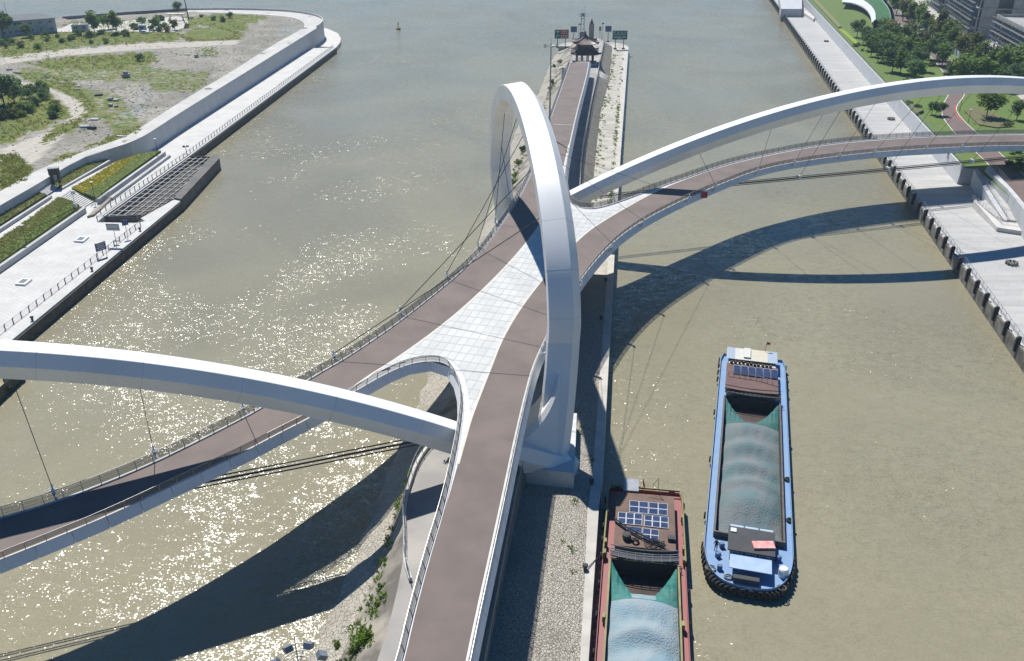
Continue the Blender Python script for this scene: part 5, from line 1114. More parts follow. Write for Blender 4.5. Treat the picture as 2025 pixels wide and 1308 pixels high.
for s_ in (-1, 1):
    q = MB(); q.tube([b2.P(s_ * 4.85, .4, 2.7), b2.P(s_ * 4.95, 14, 2.7)], .12, 6); q.tube([b2.P(s_ * 4.85, .4, 2.3), b2.P(s_ * 4.95, 14, 2.3)], .08, 6)
    for v in np.linspace(.5, 13.8, 8): q.tube([b2.P(s_ * 4.9, v, 1.7), b2.P(s_ * 4.9, v, 2.7)], .09, 5)
    obj('side_rail', q, OLIVE, b2.e)
    for v in (5.5, 11.5, 13.5, 24, 32): b2.box('mooring_bitt', (s_ * (4.8 if v < 14 else 4.35), v, 2.4), (.35, .7, .8), OLIVE)
    stow_tyres(b2, [(s_ * 5.2, v, 1.1, math.pi / 2) for v in (1.5, 4.2, 7, 9.6, 12.6, 17.5, 22.5, 28, 34)])
q = MB(); q.tube([b2.P(-4.6, .2, 2.6), b2.P(4.6, .2, 2.6)], .14, 6); obj('stern_rail', q, OLIVE, b2.e); stow_tyres(b2, [(-3.7, -.35, 1.6, 0), (-2.9, -.35, 1.2, 0), (2.4, -.35, 1.3, 0), (3.6, -.35, 1.7, 0)])
q = MB()
for d_ in (12.7, 13.8):
    for z in (2.9, 3.5): q.tube([b2.P(u, d_ + .9 - .5 * (u / 4) ** 2, z) for u in np.linspace(-4.1, 4.1, 14)], .07, 5)
for u in np.linspace(-4.1, 4.1, 9): q.tube([b2.P(u, 13.6 - .5 * (u / 4) ** 2, 2.9), b2.P(u, 14.9 - .5 * (u / 4) ** 2, 2.9)], .05, 4)
obj('gangway', q, STEEL, b2.e); b2.box('gangway_tread', (0, 13.9, 2.8), (8.0, 1.1, .06), BLACKM)
for dv in (0, .8):
    q = MB(); q.tube([b2.P(-4.9, 13.5, 2.6), at(1158, 1126 + dv * 4, 2.95)], .035, 4); obj('mooring_line', q, CABLE, b2.e)
# dark barge at the left picture edge
qd = (at(0, 692, 0) - at(350, 393, 0)).normalized()
b3 = Ship(tuple(at(62, 742, 0) - Vector((4.5, 0, 0))), tuple(qd), 'dark green moored barge with pale deck, cut by the left picture edge')
build_hull(b3, 4.2, 0, 40, 6, 1.9, (3.0, 8, 32), (mat('green_black_hull', (.03, .045, .035), (.05, .06, .05), .7, rough=.6), BLKH, mat('straw_deck', (.36, .33, .17), (.2, .19, .12), .5, rough=.9), MATS['green_black_hull'], COAM, HOLD), 2.6)
b3.box('cargo_cover', (0, 20, 2.2), (5.8, 23.5, .5), mat('straw_cover', (.38, .35, .2), (.25, .24, .15), .6, rough=.9)); b3.box('name_plate', (3.6, 4.5, 2.45), (.1, 2.6, 1.0), mat('plate_red', (.14, .03, .03), None, 1, rough=.6))
for k_ in range(4): b3.box('name_mark', (3.68, 3.5 + k_ * .62, 2.45), (.05, .34, .5), WHITE)
stow_tyres(b3, [(4.45, v, .9, math.pi / 2) for v in (2, 6, 10, 15, 20)])

# ------------------------------------------------------------------ people
def person(loc, yaw_, h, shirt, trousers, label, stride=.35):
    """one continuous skinned body with head, arms and legs in a walking pose"""
    k = h / 1.75; J = [(0, 0, .95), (0, 0, 1.15), (0, 0, 1.38), (0, .02, 1.5), (0, .03, 1.62), (0, .03, 1.72),
         (.19, 0, 1.4), (.25, .1, 1.15), (.24, .26, .95), (-.19, 0, 1.4), (-.25, -.08, 1.15), (-.24, -.05, .92),
         (.1, 0, .9), (.11, stride * .7, .5), (.11, stride, .08), (.11, stride + .16, .04), (-.1, 0, .9), (-.11, -stride * .25, .5), (-.11, -stride, .1), (-.11, -stride + .14, .03)]
    E_ = [(0, 1), (1, 2), (2, 3), (3, 4), (4, 5), (2, 6), (6, 7), (7, 8), (2, 9), (9, 10), (10, 11), (0, 12), (12, 13), (13, 14), (14, 15), (0, 16), (16, 17), (17, 18), (18, 19)]
    RR = [.15, .14, .17, .06, .1, .09, .075, .055, .04, .075, .055, .04, .11, .075, .05, .045, .11, .075, .05, .045]
    me = bpy.data.meshes.new('person'); me.from_pydata([(a * k, b * k, c * k) for a, b, c in J], E_, []); o = link('person', me, None, loc=loc, rz=yaw_)
    md = o.modifiers.new('skin', 'SKIN'); sv = me.skin_vertices[0].data
    for i, r0 in enumerate(RR): sv[i].radius = (r0 * k, r0 * k)
    sv[0].use_root = True; s2 = o.modifiers.new('sub', 'SUBSURF'); s2.levels = 2; s2.render_levels = 2
    m = bpy.data.materials.new('clothing'); m.use_nodes = True; n = m.node_tree.nodes; l = m.node_tree.links
    tc = n.new('ShaderNodeTexCoord'); sx = n.new('ShaderNodeSeparateXYZ'); l.new(tc.outputs['Object'], sx.inputs[0]); cr = n.new('ShaderNodeValToRGB'); cr.color_ramp.interpolation = 'CONSTANT'
    dv = n.new('ShaderNodeMath'); dv.operation = 'DIVIDE'; dv.inputs[1].default_value = 2.0 * k; l.new(sx.outputs[2], dv.inputs[0]); l.new(dv.outputs[0], cr.inputs[0])
    cr.color_ramp.elements[0].color = (*trousers, 1); e1 = cr.color_ramp.elements[1]; e1.position = .49; e1.color = (*shirt, 1)
    e2 = cr.color_ramp.elements.new(.745); e2.color = (.35, .2, .14, 1); e3 = cr.color_ramp.elements.new(.845); e3.color = (.02, .018, .016, 1)
    l.new(cr.outputs[0], n['Principled BSDF'].inputs['Base Color']); n['Principled BSDF'].inputs['Roughness'].default_value = .8; me.materials.append(m)
    return props(o, label, 'person')
person(atl(251, 91.5), -1.2, 1.75, (.02, .022, .03), (.025, .026, .03), 'person in dark clothes walking across the sandy waste ground')
person(b1.P(-3.9, 51.0, 1.32), 2.4, 1.72, (.02, .022, .028), (.03, .032, .04), 'person in dark clothes standing on the foredeck of the blue barge', .08)
# ------------------------------------------------------------------ objects on the pier
REDW = mat('red_brown_wood', (.17, .06, .045), (.12, .045, .035), 1, rough=.6); TILE = mat('brown_roof_tile', (.105, .06, .05), (.075, .045, .04), 1.2, rough=.45, bump=.5, bsc=6)
def curved_roof(c, hw, ze, zt, lift, top=.35, n=12, m_=10):
    q = MB()
    for sd in range(4):
        ca, sa = math.cos(sd * math.pi / 2), math.sin(sd * math.pi / 2); G = []
        for j in range(m_ + 1):
            s_ = top + (1 - top) * j / m_; row = []
            for i in range(n + 1):
                t = -1 + 2 * i / n; e_ = 1 + .10 * abs(t) ** 3 * ((j / m_) ** 3); x, y = t * hw * s_ * e_, -hw * s_ * e_
                row.append(Vector((c.x + x * ca - y * sa, c.y + x * sa + y * ca, c.z + zt - (zt - ze) * ((j / m_) ** .62) + lift * abs(t) ** 5 * (j / m_) ** 4)))
            G.append(row)
        for j in range(m_):
            for i in range(n): q.face([G[j][i], G[j][i + 1], G[j + 1][i + 1], G[j + 1][i]]); q.face([p - UP * .25 for p in (G[j + 1][i], G[j + 1][i + 1], G[j][i + 1], G[j][i])])
        for i in range(n): q.face([G[m_][i] - UP * .25, G[m_][i + 1] - UP * .25, G[m_][i + 1], G[m_][i]])
        q.tube([G[j][0] + UP * .12 for j in range(m_ + 1)], .16, 5)
    return q
pc = at(1156, 126, 6.0); pv = empty('chinese_pavilion', tuple(pc), 'two tiered red brown pavilion with upturned eaves at the end of the pier', 'pavilion')
obj('terrace', MB().box(pc + UP * .3, (10.5, 10.5, .7)), CONC, pv)
for x in (-3.4, -1.2, 1.2, 3.4):
    for y in (-3.4, 3.4): obj('column', MB().tube([pc + Vector((x, y, .6)), pc + Vector((x, y, 4.6))], .24, 8), REDW, pv)
for y in (-1.2, 1.2):
    for x in (-3.4, 3.4): obj('column', MB().tube([pc + Vector((x, y, .6)), pc + Vector((x, y, 4.6))], .24, 8), REDW, pv)
obj('lintel', MB().box(pc + UP * 4.3, (7.4, 7.4, .5)), REDW, pv); obj('roof', curved_roof(pc, 5.9, 4.5, 7.2, .95, .55), TILE, pv)
obj('upper_room', MB().box(pc + UP * 7.8, (5.0, 5.0, 1.9)), REDW, pv)
for sd in range(4):
    for k in (-1.55, 0, 1.55):
        ca, sa = math.cos(sd * math.pi / 2), math.sin(sd * math.pi / 2); obj('window', MB().box(pc + Vector((k * ca + 2.53 * sa, k * sa - 2.53 * ca, 7.85)), (1.25, .08, 1.2), rz=sd * math.pi / 2), GLZ, pv)
obj('roof', curved_roof(pc, 4.9, 8.6, 12.0, 1.0, .05), TILE, pv); q = MB(); q.lathe([(.3, 0), (.38, .3), (.2, .6), (.32, .9), (.05, 1.7)], 8, pc + UP * 11.9); obj('finial', q, TILE, pv)
def text_mesh(body, size, m, M, parent, name='lettering'):
    cu = bpy.data.curves.new(name, 'FONT'); cu.body = body; cu.size = size; cu.align_x = 'CENTER'; cu.align_y = 'CENTER'
    t = bpy.data.objects.new(name, cu); COL.objects.link(t); dg = bpy.context.evaluated_depsgraph_get(); me_ = bpy.data.meshes.new_from_object(t.evaluated_get(dg)); bpy.data.objects.remove(t)
    me_.materials.clear(); me_.materials.append(m); return link(name, me_, parent, M=M)
SIGNG = mat('sign_green', (.006, .13, .095), None, 1, rough=.5); SIGNR = mat('sign_red', (.36, .03, .035), None, 1, rough=.5); PRINT = mat('print_white', (.75, .76, .76), None, 1, rough=.5)
def facing(p): return Matrix.Translation(p) @ Matrix.Rotation(R(90), 4, 'X')
def signboard(c, w_, h, zb, zt, label, name='river_sign'):
    e = empty(name, tuple(c), label, 'sign', 'green river signs')
    for s_ in (-.28, .28): obj('post', MB().tube([c + Vector((s_ * w_, .15, 0)), c + Vector((s_ * w_, .15, zt - .2))], .22, 8), STEEL, e); obj('footing', MB().box(c + Vector((s_ * w_, .15, .25)), (1.3, 1.3, .5)), mat('dark_footing', (.06, .058, .055), None, 1, rough=.8), e)
    obj('board', MB().box(c + Vector((0, -.1, (zb + zt) / 2)), (w_, .18, zt - zb)), SIGNG, e); return e
sa = at(1110, 95, 2.7); e = signboard(sa, 6.9, 4.2, 4.4, 8.6, 'green sign with white arrows and two red name panels left of the pavilion'); zc = 6.5
for dz, tx in ((1.0, '\u94b1\u5858\u6c5f'), (-1.0, '\u4eac\u676d\u8fd0\u6cb3')):
    obj('name_panel', MB().box(sa + Vector((1.35, -.215, zc + dz)), (3.9, .05, 1.65)), SIGNR, e); text_mesh(tx, .95, PRINT, facing(sa + Vector((1.35, -.25, zc + dz + .18))), e)
    obj('name_rule', MB().box(sa + Vector((1.35, -.245, zc + dz - .6)), (3.3, .02, .12)), PRINT, e)
q = MB(); q.box(sa + Vector((-2.0, -.21, zc + 1.35)), (1.7, .04, .28)); q.box(sa + Vector((-2.0, -.21, zc + .85)), (.28, .04, .75)); obj('arrow', q, PRINT, e)
q = MB(); q.box(sa + Vector((-2.3, -.21, zc - 1.1)), (.28, .04, 1.3)); q.box(sa + Vector((-1.8, -.21, zc - .6)), (1.2, .04, .28)); obj('arrow', q, PRINT, e)
sb_ = at(1224.5, 97.5, 2.7); e = signboard(sb_, 7.2, 4.2, 4.5, 8.7, 'green sign with rows of white lettering right of the pavilion')
text_mesh('\u4eac  \u676d  \u8fd0  \u6cb3', 1.15, PRINT, facing(sb_ + Vector((0, -.21, 7.75))), e)
for z, wd, hh in ((6.9, 5.8, .16), (5.15, 1.8, .22)): obj('print_line', MB().box(sb_ + Vector((0, -.2, z)), (wd, .02, hh)), PRINT, e)
for x in (-2.6, -1.9, -1.2, -.5, .2, 1.6, 2.1, 2.6): obj('print_mark', MB().box(sb_ + Vector((x, -.2, 5.7)), (.42, .02, .5)), PRINT, e)
def solar_board(c, label):
    e = empty('solar_array', tuple(c), label, 'solar panel', 'solar arrays on posts'); obj('post', MB().tube([c, c + UP * 5.2], .2, 8), STEEL, e); obj('footing', MB().box(c + UP * .2, (1.3, 1.3, .5)), MATS['dark_footing'], e)
    M = Matrix.Translation(c + UP * 6.3) @ Matrix.Rotation(R(-20), 4, 'X'); q = MB(); q.box(None, (3.2, .16, 2.9), M=M); obj('frame', q, SOLF, e)
    for i in range(4): q = MB(); q.box(None, (.72, .05, 2.7), M=M @ Matrix.Translation((-1.17 + i * .78, -.09, 0))); obj('cell', q, mat('solar_cell_grey', (.10, .13, .21), (.12, .15, .23), 1, rough=.3), e)
solar_board(at(1134, 84, 2.7), 'grey solar array on a post just left of the pavilion'); solar_board(at(1202, 83, 2.7), 'grey solar array on a post just right of the pavilion')
# lattice beacon tower
c = at(1151, 79, 6.0); e = empty('beacon_tower', tuple(c), 'slim grey steel beacon tower with platform behind the pavilion', 'tower')
for x in (-.8, .8):
    for y in (-.8, .8): obj('leg', MB().tube([c + Vector((x * 1.2, y * 1.2, 0)), c + Vector((x * .8, y * .8, 11.2))], .13, 5), STEEL, e)
for z in (2.5, 5, 7.5, 10): 
    for sd in range(4): a = sd * math.pi / 2 + math.pi / 4; b_ = a + math.pi / 2; obj('brace', MB().tube([c + Vector((1.25 * math.cos(a), 1.25 * math.sin(a), z)), c + Vector((1.25 * math.cos(b_), 1.25 * math.sin(b_), z))], .09, 5), STEEL, e)
obj('cabin', MB().box(c + UP * 2.0, (2.6, 2.4, 4.0)), mat('cabin_grey', (.22, .24, .26), None, 1, rough=.6), e); obj('platform', MB().box(c + UP * 11.2, (3.0, 3.0, .2)), STEEL, e); obj('lantern_housing', MB().box(c + UP * 12.0, (1.6, 1.6, 1.4)), STEEL, e)
q = MB()
for x, y in ((-1.4, -1.4), (1.4, -1.4), (1.4, 1.4), (-1.4, 1.4)): q.tube([c + Vector((x, y, 11.2)), c + Vector((x, y, 12.6))], .06, 4)
for a, b_ in (((-1.4, -1.4), (1.4, -1.4)), ((1.4, -1.4), (1.4, 1.4)), ((-1.4, -1.4), (-1.4, 1.4))): q.tube([c + Vector((*a, 12.6)), c + Vector((*b_, 12.6))], .06, 4); q.tube([c + Vector((*a, 11.9)), c + Vector((*b_, 11.9))], .05, 4)
obj('platform_railing', q, STEEL, e); q = MB(); q.tube([c + UP * 12.5 + Vector((-.5, 0, 0)), c + UP * 14.2 + Vector((-.5, 0, 0))], .06, 4); q.tube([c + UP * 12.5 + Vector((.6, 0, 0)), c + UP * 15.8 + Vector((.6, 0, 0))], .06, 4); q.tube([c + UP * 15.6 + Vector((.1, 0, 0)), c + UP * 15.6 + Vector((1.2, 0, 0))], .05, 4); q.tube([c + UP * 14 + Vector((-1.0, 0, 0)), c + UP * 14.3 + Vector((0, 0, 0))], .05, 4); obj('antenna', q, STEEL, e)
# stele
c = at(1169, 78, 6.0); e = empty('stele', tuple(c), 'tall pale stone stele with a red pointed top behind the pavilion', 'monument')
for x, w_ in ((-.9, .7), (0, .9), (.9, .7)): obj('slab', MB().box(c + Vector((x, 0, 3.6)), (w_, 1.1, 7.2)), mat('stele_stone', (.36, .34, .31), (.25, .235, .22), .8, rough=.7), e)
q = MB(); b_ = [c + Vector((x, y, 7.2)) for x, y in ((-1.0, -.5), (1.0, -.5), (1.0, .5), (-1.0, .5))]; tp = c + UP * 10.0
for i in range(4): q.face([b_[i], b_[(i + 1) % 4], tp])
obj('spire', q, mat('spire_red', (.34, .07, .075), (.22, .05, .05), 1, rough=.6), e)
c = at(1186, 78, 6.0); e = empty('notice_board', tuple(c), 'small grey notice board on a pole behind the pavilion', 'sign'); obj('pole', MB().tube([c, c + UP * 4.6], .1, 6), STEEL, e); obj('board', MB().box(c + UP * 5.0, (1.1, .12, 2.0)), mat('board_grey', (.28, .27, .25), None, 1, rough=.6), e)
for (px_, py_, hh), lb in (((1144, 80, 7.5), 'thin camera pole beside the beacon tower'), ((1190, 81, 8.0), 'thin camera pole right of the notice board')):
    c = at(px_, py_, 6.0); e = empty('camera_pole', tuple(c), lb, 'pole', 'camera poles'); obj('pole', MB().tube([c, c + UP * hh], .09, 6), STEEL, e); obj('camera_box', MB().box(c + UP * hh + Vector((.25, 0, .1)), (1.1, .5, .5)), DSTEEL, e)
# floodlight masts
def mast(c, h, label, n_=7, r0=.95):
    e = empty('floodlight_mast', tuple(c), label, 'lamp'); q = MB(); q.tube([c, c + UP * h], .32, 10, r2=.14); obj('pole', q, STEEL, e); t = c + UP * h
    q = MB()
    for rr_ in (r0, r0 * .62): q.tube([t + Vector((rr_ * math.cos(a), rr_ * math.sin(a), .15)) for a in np.linspace(0, 2 * math.pi, 25)], .05, 5)
    for k in range(4): a = k * math.pi / 2; q.tube([t, t + Vector((r0 * math.cos(a), r0 * math.sin(a), .15))], .05, 5)
    obj('crown_ring', q, STAIN, e)
    for k in range(n_):
        a = 2 * math.pi * (k + .5) / n_; M = Matrix.Translation(t + Vector(((r0 + .3) * math.cos(a), (r0 + .3) * math.sin(a), .2))) @ Matrix.Rotation(a, 4, 'Z') @ Matrix.Rotation(R(35), 4, 'Y'); q = MB(); q.box(None, (.5, .42, .32), M=M); obj('floodlight', q, mat('floodlight_grey', (.20, .23, .27), (.15, .17, .2), 2, rough=.4), e)
    obj('lightning_rod', MB().tube([t, t + UP * 2.2], .03, 4), STEEL, e)
mast(at(1085, 338, 5.5), 32.5, 'tall grey floodlight mast on the far pier beside the ramp', 6, 1.5)
mb_ = at(591, 1318, 38.5); mast(Vector((mb_.x, mb_.y, 3.0)), 35.5, 'crown of a floodlight mast at the bottom picture edge')
# railings and walls on the pier
def wallrun(P, z1, z0, th, m, label, name='parapet_wall'):
    q = MB(); n_ = left_normals(P); A = [p - v * th / 2 for p, v in zip(P, n_)]; B = [p + v * th / 2 for p, v in zip(P, n_)]
    sec = [[Vector((a.x, a.y, z0)), Vector((b.x, b.y, z0)), Vector((b.x, b.y, z1)), Vector((a.x, a.y, z1))] for a, b in zip(A, B)]; q.loft(sec); o = obj(name, q, m); b3_ = bmesh.new(); b3_.from_mesh(o.data); bmesh.ops.recalc_face_normals(b3_, faces=b3_.faces); b3_.to_mesh(o.data); b3_.free(); return props(o, label, 'wall')
Pw = [Vector((xs(RT, y), y, 6)) for y in np.linspace(205, 450, 40)]; wallrun(Pw, 6.7, 5.6, .35, CONC, 'pale parapet wall along the right side of the far pier')
def run_rail(P, label): return rail_run(P, label, 2.5, 1, QPOST, STEEL)
run_rail([p + UP * .7 for p in Pw], 'grey railing on the parapet along the far pier')
Pn = smooth_path(pts([(868, 862), (828, 908), (808, 963), (799, 1010), (801, 1060), (800, 1110), (812, 1150)], 6.0), 2); wallrun(Pn, 6.5, 5.0, .4, CONC, 'pale kerb wall beside the curved pier road'); run_rail([p + UP * .5 for p in Pn], 'dark post railing beside the curved pier road')
Pf = [Vector((xs(RT, y) + .1, y, 6)) for y in np.linspace(30, 100, 30)]; run_rail(Pf, 'mesh fence between the pier road and the rubble paving')
q = MB(); A = [Vector((xs(RT, y) - 2.2, y, 6.0)) for y in np.linspace(28, 98, 30)]; B = [Vector((xs(RT, y) - .5, y, 6.0)) for y in np.linspace(28, 98, 30)]
sec = [[a, b_, b_ + UP * .8, a + UP * .8] for a, b_ in zip(A, B)]; q.loft(sec); props(obj('hedge', q, mat('dark_hedge', (.02, .04, .012), (.035, .06, .018), 2, rough=.9, bump=.9, bsc=4)), 'dark clipped hedge under the right side of the near deck', 'hedge')
# steps on the far inner slope
e = empty('steps', tuple(at(1195, 155, 4)), 'white stone steps down the far pier slope', 'steps')
for i in range(12):
    t = i / 12; a = at(1182, 140, 6.0).lerp(at(1203, 152, 2.7), t); b_ = at(1180, 150, 6.0).lerp(at(1201, 162, 2.7), t); q = MB(); q.bar(a + UP * .15, b_ + UP * .15, .32, .3); obj('step', q, PAVE, e)
# mooring bollards on quay edges
BOL = MB(); BOL.lathe([(.22, 0), (.2, .4), (.34, .5), (.34, .7), (.2, .78)], 10); BOLM = BOL.mesh('bollard', BLACKM)
for (px_, py_), lb in (((1170, 957), 'black bollard on the pier kerb by the pedestal'), ((1157, 1126), 'black bollard on the pier kerb tied to the red barge'), ((1232, 119), 'first black bollard from the pier tip'), ((1231, 139), 'second black bollard from the pier tip'), ((1230, 162), 'third black bollard from the pier tip'), ((1198, 557), 'black bollard on the pier strip below the right deck'), ((1188, 632), 'black bollard on the shaded pier strip'), ((64, 633), 'black bollard on the plaza edge at far left'), ((182, 535), 'black bollard on the plaza edge below the blue sign'), ((277, 456), 'black bollard on the plaza edge nearest the lattice basin')):
    props(link('bollard', BOLM, None, loc=at(px_, py_, 2.72)), lb, 'bollard', 'mooring bollards')
# weeds on the pier
r_ = random.Random(8); P = []
for _ in range(240): y = r_.uniform(170, 430); P.append(Vector((xs(SB, y) + abs(r_.gauss(0, 1.2)), y, 2.62)))
for _ in range(170): y = r_.choice([r_.uniform(190, 235), r_.uniform(265, 320), r_.uniform(190, 400)]); P.append(Vector((xs(CL, y) - abs(r_.gauss(.3, .5)), y, 2.62)))
for _ in range(160): y = r_.uniform(185, 400); t = r_.random(); P.append(Vector((xs(LS1, y) + (xs(LS2, y) - xs(LS1, y)) * t * .6, y, 1.9 + 4.1 * t * .6)))
for _ in range(90): y = r_.uniform(60, 100); t = r_.random(); P.append(Vector((xs(LS1, y) + (xs(LS2, y) - xs(LS1, y)) * t * .5, y, 1.9 + 4.1 * t * .5)))
for _ in range(10): y = r_.uniform(60, 110); P.append(Vector((xs(CL, y) - r_.uniform(.2, 3), y, 2.62)))
tufts('pier_weeds', P, 'green weeds sprouting from the joints of the pier paving and slopes', LEAFS[2], (.25, .8), nb=8)
i = 0
for px_, py_, s_ in ((620, 0, 0),): pass
for k, (px_, py_, s_) in enumerate(((712, 1273, 1.1), (722, 1262, 1.0), (733, 1278, 1.3), (745, 1295, 1.1), (757, 1206, 1.2), (770, 1195, 1.3), (778, 1215, 1.2), (765, 1222, 1.2), (786, 1182, .9), (757, 1166, .8), (768, 1175, .8), (782, 1127, .8), (748, 1225, .9), (790, 1205, 1.0), (738, 1253, .7), (795, 1235, .9), (735, 1303, .9), (700, 1290, .6), (670, 1283, .5), (665, 1275, .45))):
    zoned(shrub(at(px_, py_, 3.4), s_, (2, 1, 6, 2)[k % 4], 'bushy green shrub', 'shrubs on the near pier slope', sz=1.3), 'bushy green shrub on the near pier slope')
for k, (px_, py_, s_) in enumerate(((1033, 300, 1.4), (1026, 325, 1.3), (1020, 350, 1.2), (1092, 165, 1.5), (1088, 178, 1.2), (1107, 125, 1.2), (1060, 250, 1.2), (1045, 290, 1.0), (1095, 135, 1.2), (1016, 365, 1.4))): zoned(shrub(at(px_, py_, 3.0), s_, k, 'leafy shrub', 'shrubs on the far pier bank', sz=1.2), 'leafy shrub on the far pier bank behind the arch')
tree(at(893, 905, 6.0), 3.2, 2, 'small green tree under the near deck beside the pier road', None)
# ------------------------------------------------------------------ objects on the left bank
WW = mat('white_cladding', (.55, .57, .60), (.46, .48, .52), .5, rough=.6, detail=8); GREYR = mat('grey_metal_roof', (.15, .165, .185), (.12, .135, .155), .4, rough=.75, spec=.3)
def shed(A, B, depth, h, rh, label, wins=0, floors=1, roofm=GREYR, wallm=WW, ribs=0):
    """A-B: ground line of the front wall; gable or flat roof"""
    e = empty('building' if rh else 'cabin', tuple((A + B) / 2), label, 'building'); z0 = A.z - .3; t = Vector((B.x - A.x, B.y - A.y, 0)); L_ = t.length; t.normalize(); n_ = Vector((-t.y, t.x, 0)); n_ = n_ if n_.y > 0 else -n_
    P0 = lambda u, v, z: Vector((A.x, A.y, A.z)) + t * u + n_ * v + Vector((0, 0, z))
    obj('wall', MB().prism([P0(0, 0, h), P0(L_, 0, h), P0(L_, depth, h), P0(0, depth, h)], z0), wallm, e)
    if rh:
        q = MB(); o_ = .6; a = [P0(-o_, -o_, h), P0(L_ + o_, -o_, h), P0(L_ + o_, depth + o_, h), P0(-o_, depth + o_, h)]; r1, r2_ = P0(depth * .45, depth / 2, h + rh), P0(L_ - depth * .45, depth / 2, h + rh)
        if (B - A).x < 0: pass
        for f in ([a[0], a[1], r2_, r1], [a[1], a[2], r2_], [a[2], a[3], r1, r2_], [a[3], a[0], r1]): q.face(f); q.face([p - UP * .15 for p in f[::-1]])
        obj('roof', q, roofm, e)
    else:
        obj('roof', MB().prism([P0(-.2, -.2, h + .22), P0(L_ + .2, -.2, h + .22), P0(L_ + .2, depth + .2, h + .22), P0(-.2, depth + .2, h + .22)], A.z + h + .02), roofm, e)
        for k in range(ribs + 1): q = MB(); q.bar(P0(k * L_ / max(1, ribs), -.2, h + .3), P0(k * L_ / max(1, ribs), depth + .2, h + .3), .3, .18); obj('roof_batten', q, WHITE, e)
    for f in range(floors):
        for k in range(wins):
            u = (k + .5) * L_ / wins; w_ = obj('window', MB().box(P0(u, -.02, f * 3.3 + 1.9), (1.5, .1, 1.3), rz=math.atan2(t.y, t.x)), WHITE, e)
            for s2_ in (-.37, .37): obj('pane', MB().box(P0(u + s2_, -.06, f * 3.3 + 1.9), (.62, .06, 1.12), rz=math.atan2(t.y, t.x)), GLZ, w_)
    return e, P0, L_
A, B = atl(-70, 79), atl(114, 63.5)
e, P0, L_ = shed(A, B, 12, 6.8, 2.0, 'long two storey white building with grey hipped roof at the upper left', 9, 2)
for k in range(7): q = MB(); c = P0(L_ - 40 + k * 3.0, 6, 9.6); q.box(c, (1.7, .15, .25)); q.box(c + Vector((0, 0, -.7)), (1.9, .15, .25)); q.box(c + Vector((rv.uniform(-.5, .5), 0, -.4)), (.25, .15, 1.7)); q.box(c + Vector((rv.uniform(-.7, .7), 0, -.2)), (.22, .15, 1.1)); obj('roof_letter', q, mat('letter_dark', (.07, .07, .08), None, 1, rough=.6), e)
for k in (-30, -24, -19): obj('flagpole', MB().tube([P0(L_ + k, 12.5, 0), P0(L_ + k, 12.5, 14)], .09, 5), STEEL, e)
for k in (27, 31): obj('air_unit', MB().box(P0(L_ - k, -.4, 3.6), (1.1, .6, .9)), CONC2, e)
shed(atl(3, 74.5), atl(66, 66.5), 7, 5.6, 0, 'white stacked site cabins with dark battened roof in front of the long building', 5, 2, ribs=3)
shed(atl(66, 66), atl(89, 66), 6, 2.6, 0, 'low pale cabin beside the stacked site cabins', 0, 1, ribs=1)
shed(atl(143, 63.5), atl(175, 62), 7, 2.9, 0, 'small flat roofed grey hut right of the long building', 2, 1, ribs=2)
q = MB(); c = atl(128.5, 49); q.lathe([(1.6, 2.4), (.05, 3.1)], 8, c); q.tube([c, c + UP * 2.6], .05, 5); props(obj('sunshade', q, mat('pink_canvas', (.55, .16, .15), None, 1, rough=.7)), 'small red sunshade by the end of the long building', 'sunshade')
yp = [atl(*p) for p in ((60, 66), (130, 64), (250, 63), (345, 64), (372, 52), (372, 38), (350, 33), (250, 42), (140, 48), (124, 56))]
q = MB(); q.poly([p + UP * .12 for p in yp]); struct('yard_pavement', q, mat('yard_concrete', (.56, .54, .49), (.45, .43, .39), .15, rough=.85, detail=8))
# river wall behind the yard
wallrun([atl(369, 22) + UP * 0, atl(250, 29.5), atl(124, 39)], 11.2, 4, .5, mat('old_wall', (.24, .25, .27), (.15, .16, .17), .5, rough=.85), 'low dark river wall behind the yard at the upper left', 'river_wall')
# small kiosk, gantry and pole by the tip
c = atl(283, 62); e = empty('kiosk', tuple(c), 'small blue and white kiosk standing in the yard', 'kiosk'); obj('wall', MB().box(c + UP * 1.3, (3.0, 2.4, 2.6)), WW, e); obj('sign_panel', MB().box(c + Vector((0, -1.24, 1.7)), (2.2, .06, 1.3)), mat('panel_blue', (.03, .12, .42), None, 1, rough=.5), e); obj('roof', MB().box(c + UP * 2.68, (3.3, 2.7, .16)), GREYR, e)
c = atl(286, 66.5); q = MB(); 
e = empty('parked_car', tuple(c), 'small white car parked beside the blue kiosk', 'car'); q.loft([[c + Vector((x, y, z)) for x, z in ((-2.1, .35), (2.1, .35), (2.1, .85), (1.2, .95), (.7, 1.45), (-1.2, 1.45), (-1.8, .95), (-2.1, .85))] for y in (-.8, .8)]); obj('body', q, WHITE, e)
for x in (-1.3, 1.3):
    for y in (-.8, .8): obj('wheel', MB().lathe([(.3, -.1), (.32, .1)], 10, (0, 0, 0)), RUBBER, e); e.children[-1].matrix_world = Matrix.Translation(c + Vector((x, y, .32))) @ Matrix.Rotation(R(90), 4, 'X')
for x in (-.3,): obj('window', MB().box(c + Vector((x, -.82, 1.2)), (1.5, .04, .35)), GLZ, e)
c = atl(350, 41); e = empty('gate_canopy', tuple(c), 'white canopy frame with a yellow top by the headland', 'canopy')
for x in (-3.6, 3.6): q = MB(); q.bar(c + Vector((x, 0, 0)), c + Vector((x * .85, 0, 3.2)), 1.2, .5); obj('leg', q, WHITE, e)
obj('canopy_top', MB().box(c + UP * 3.4, (9.5, 3.0, .35)), mat('canopy_yellow', (.62, .55, .22), (.68, .66, .55), 1, rough=.6), e)
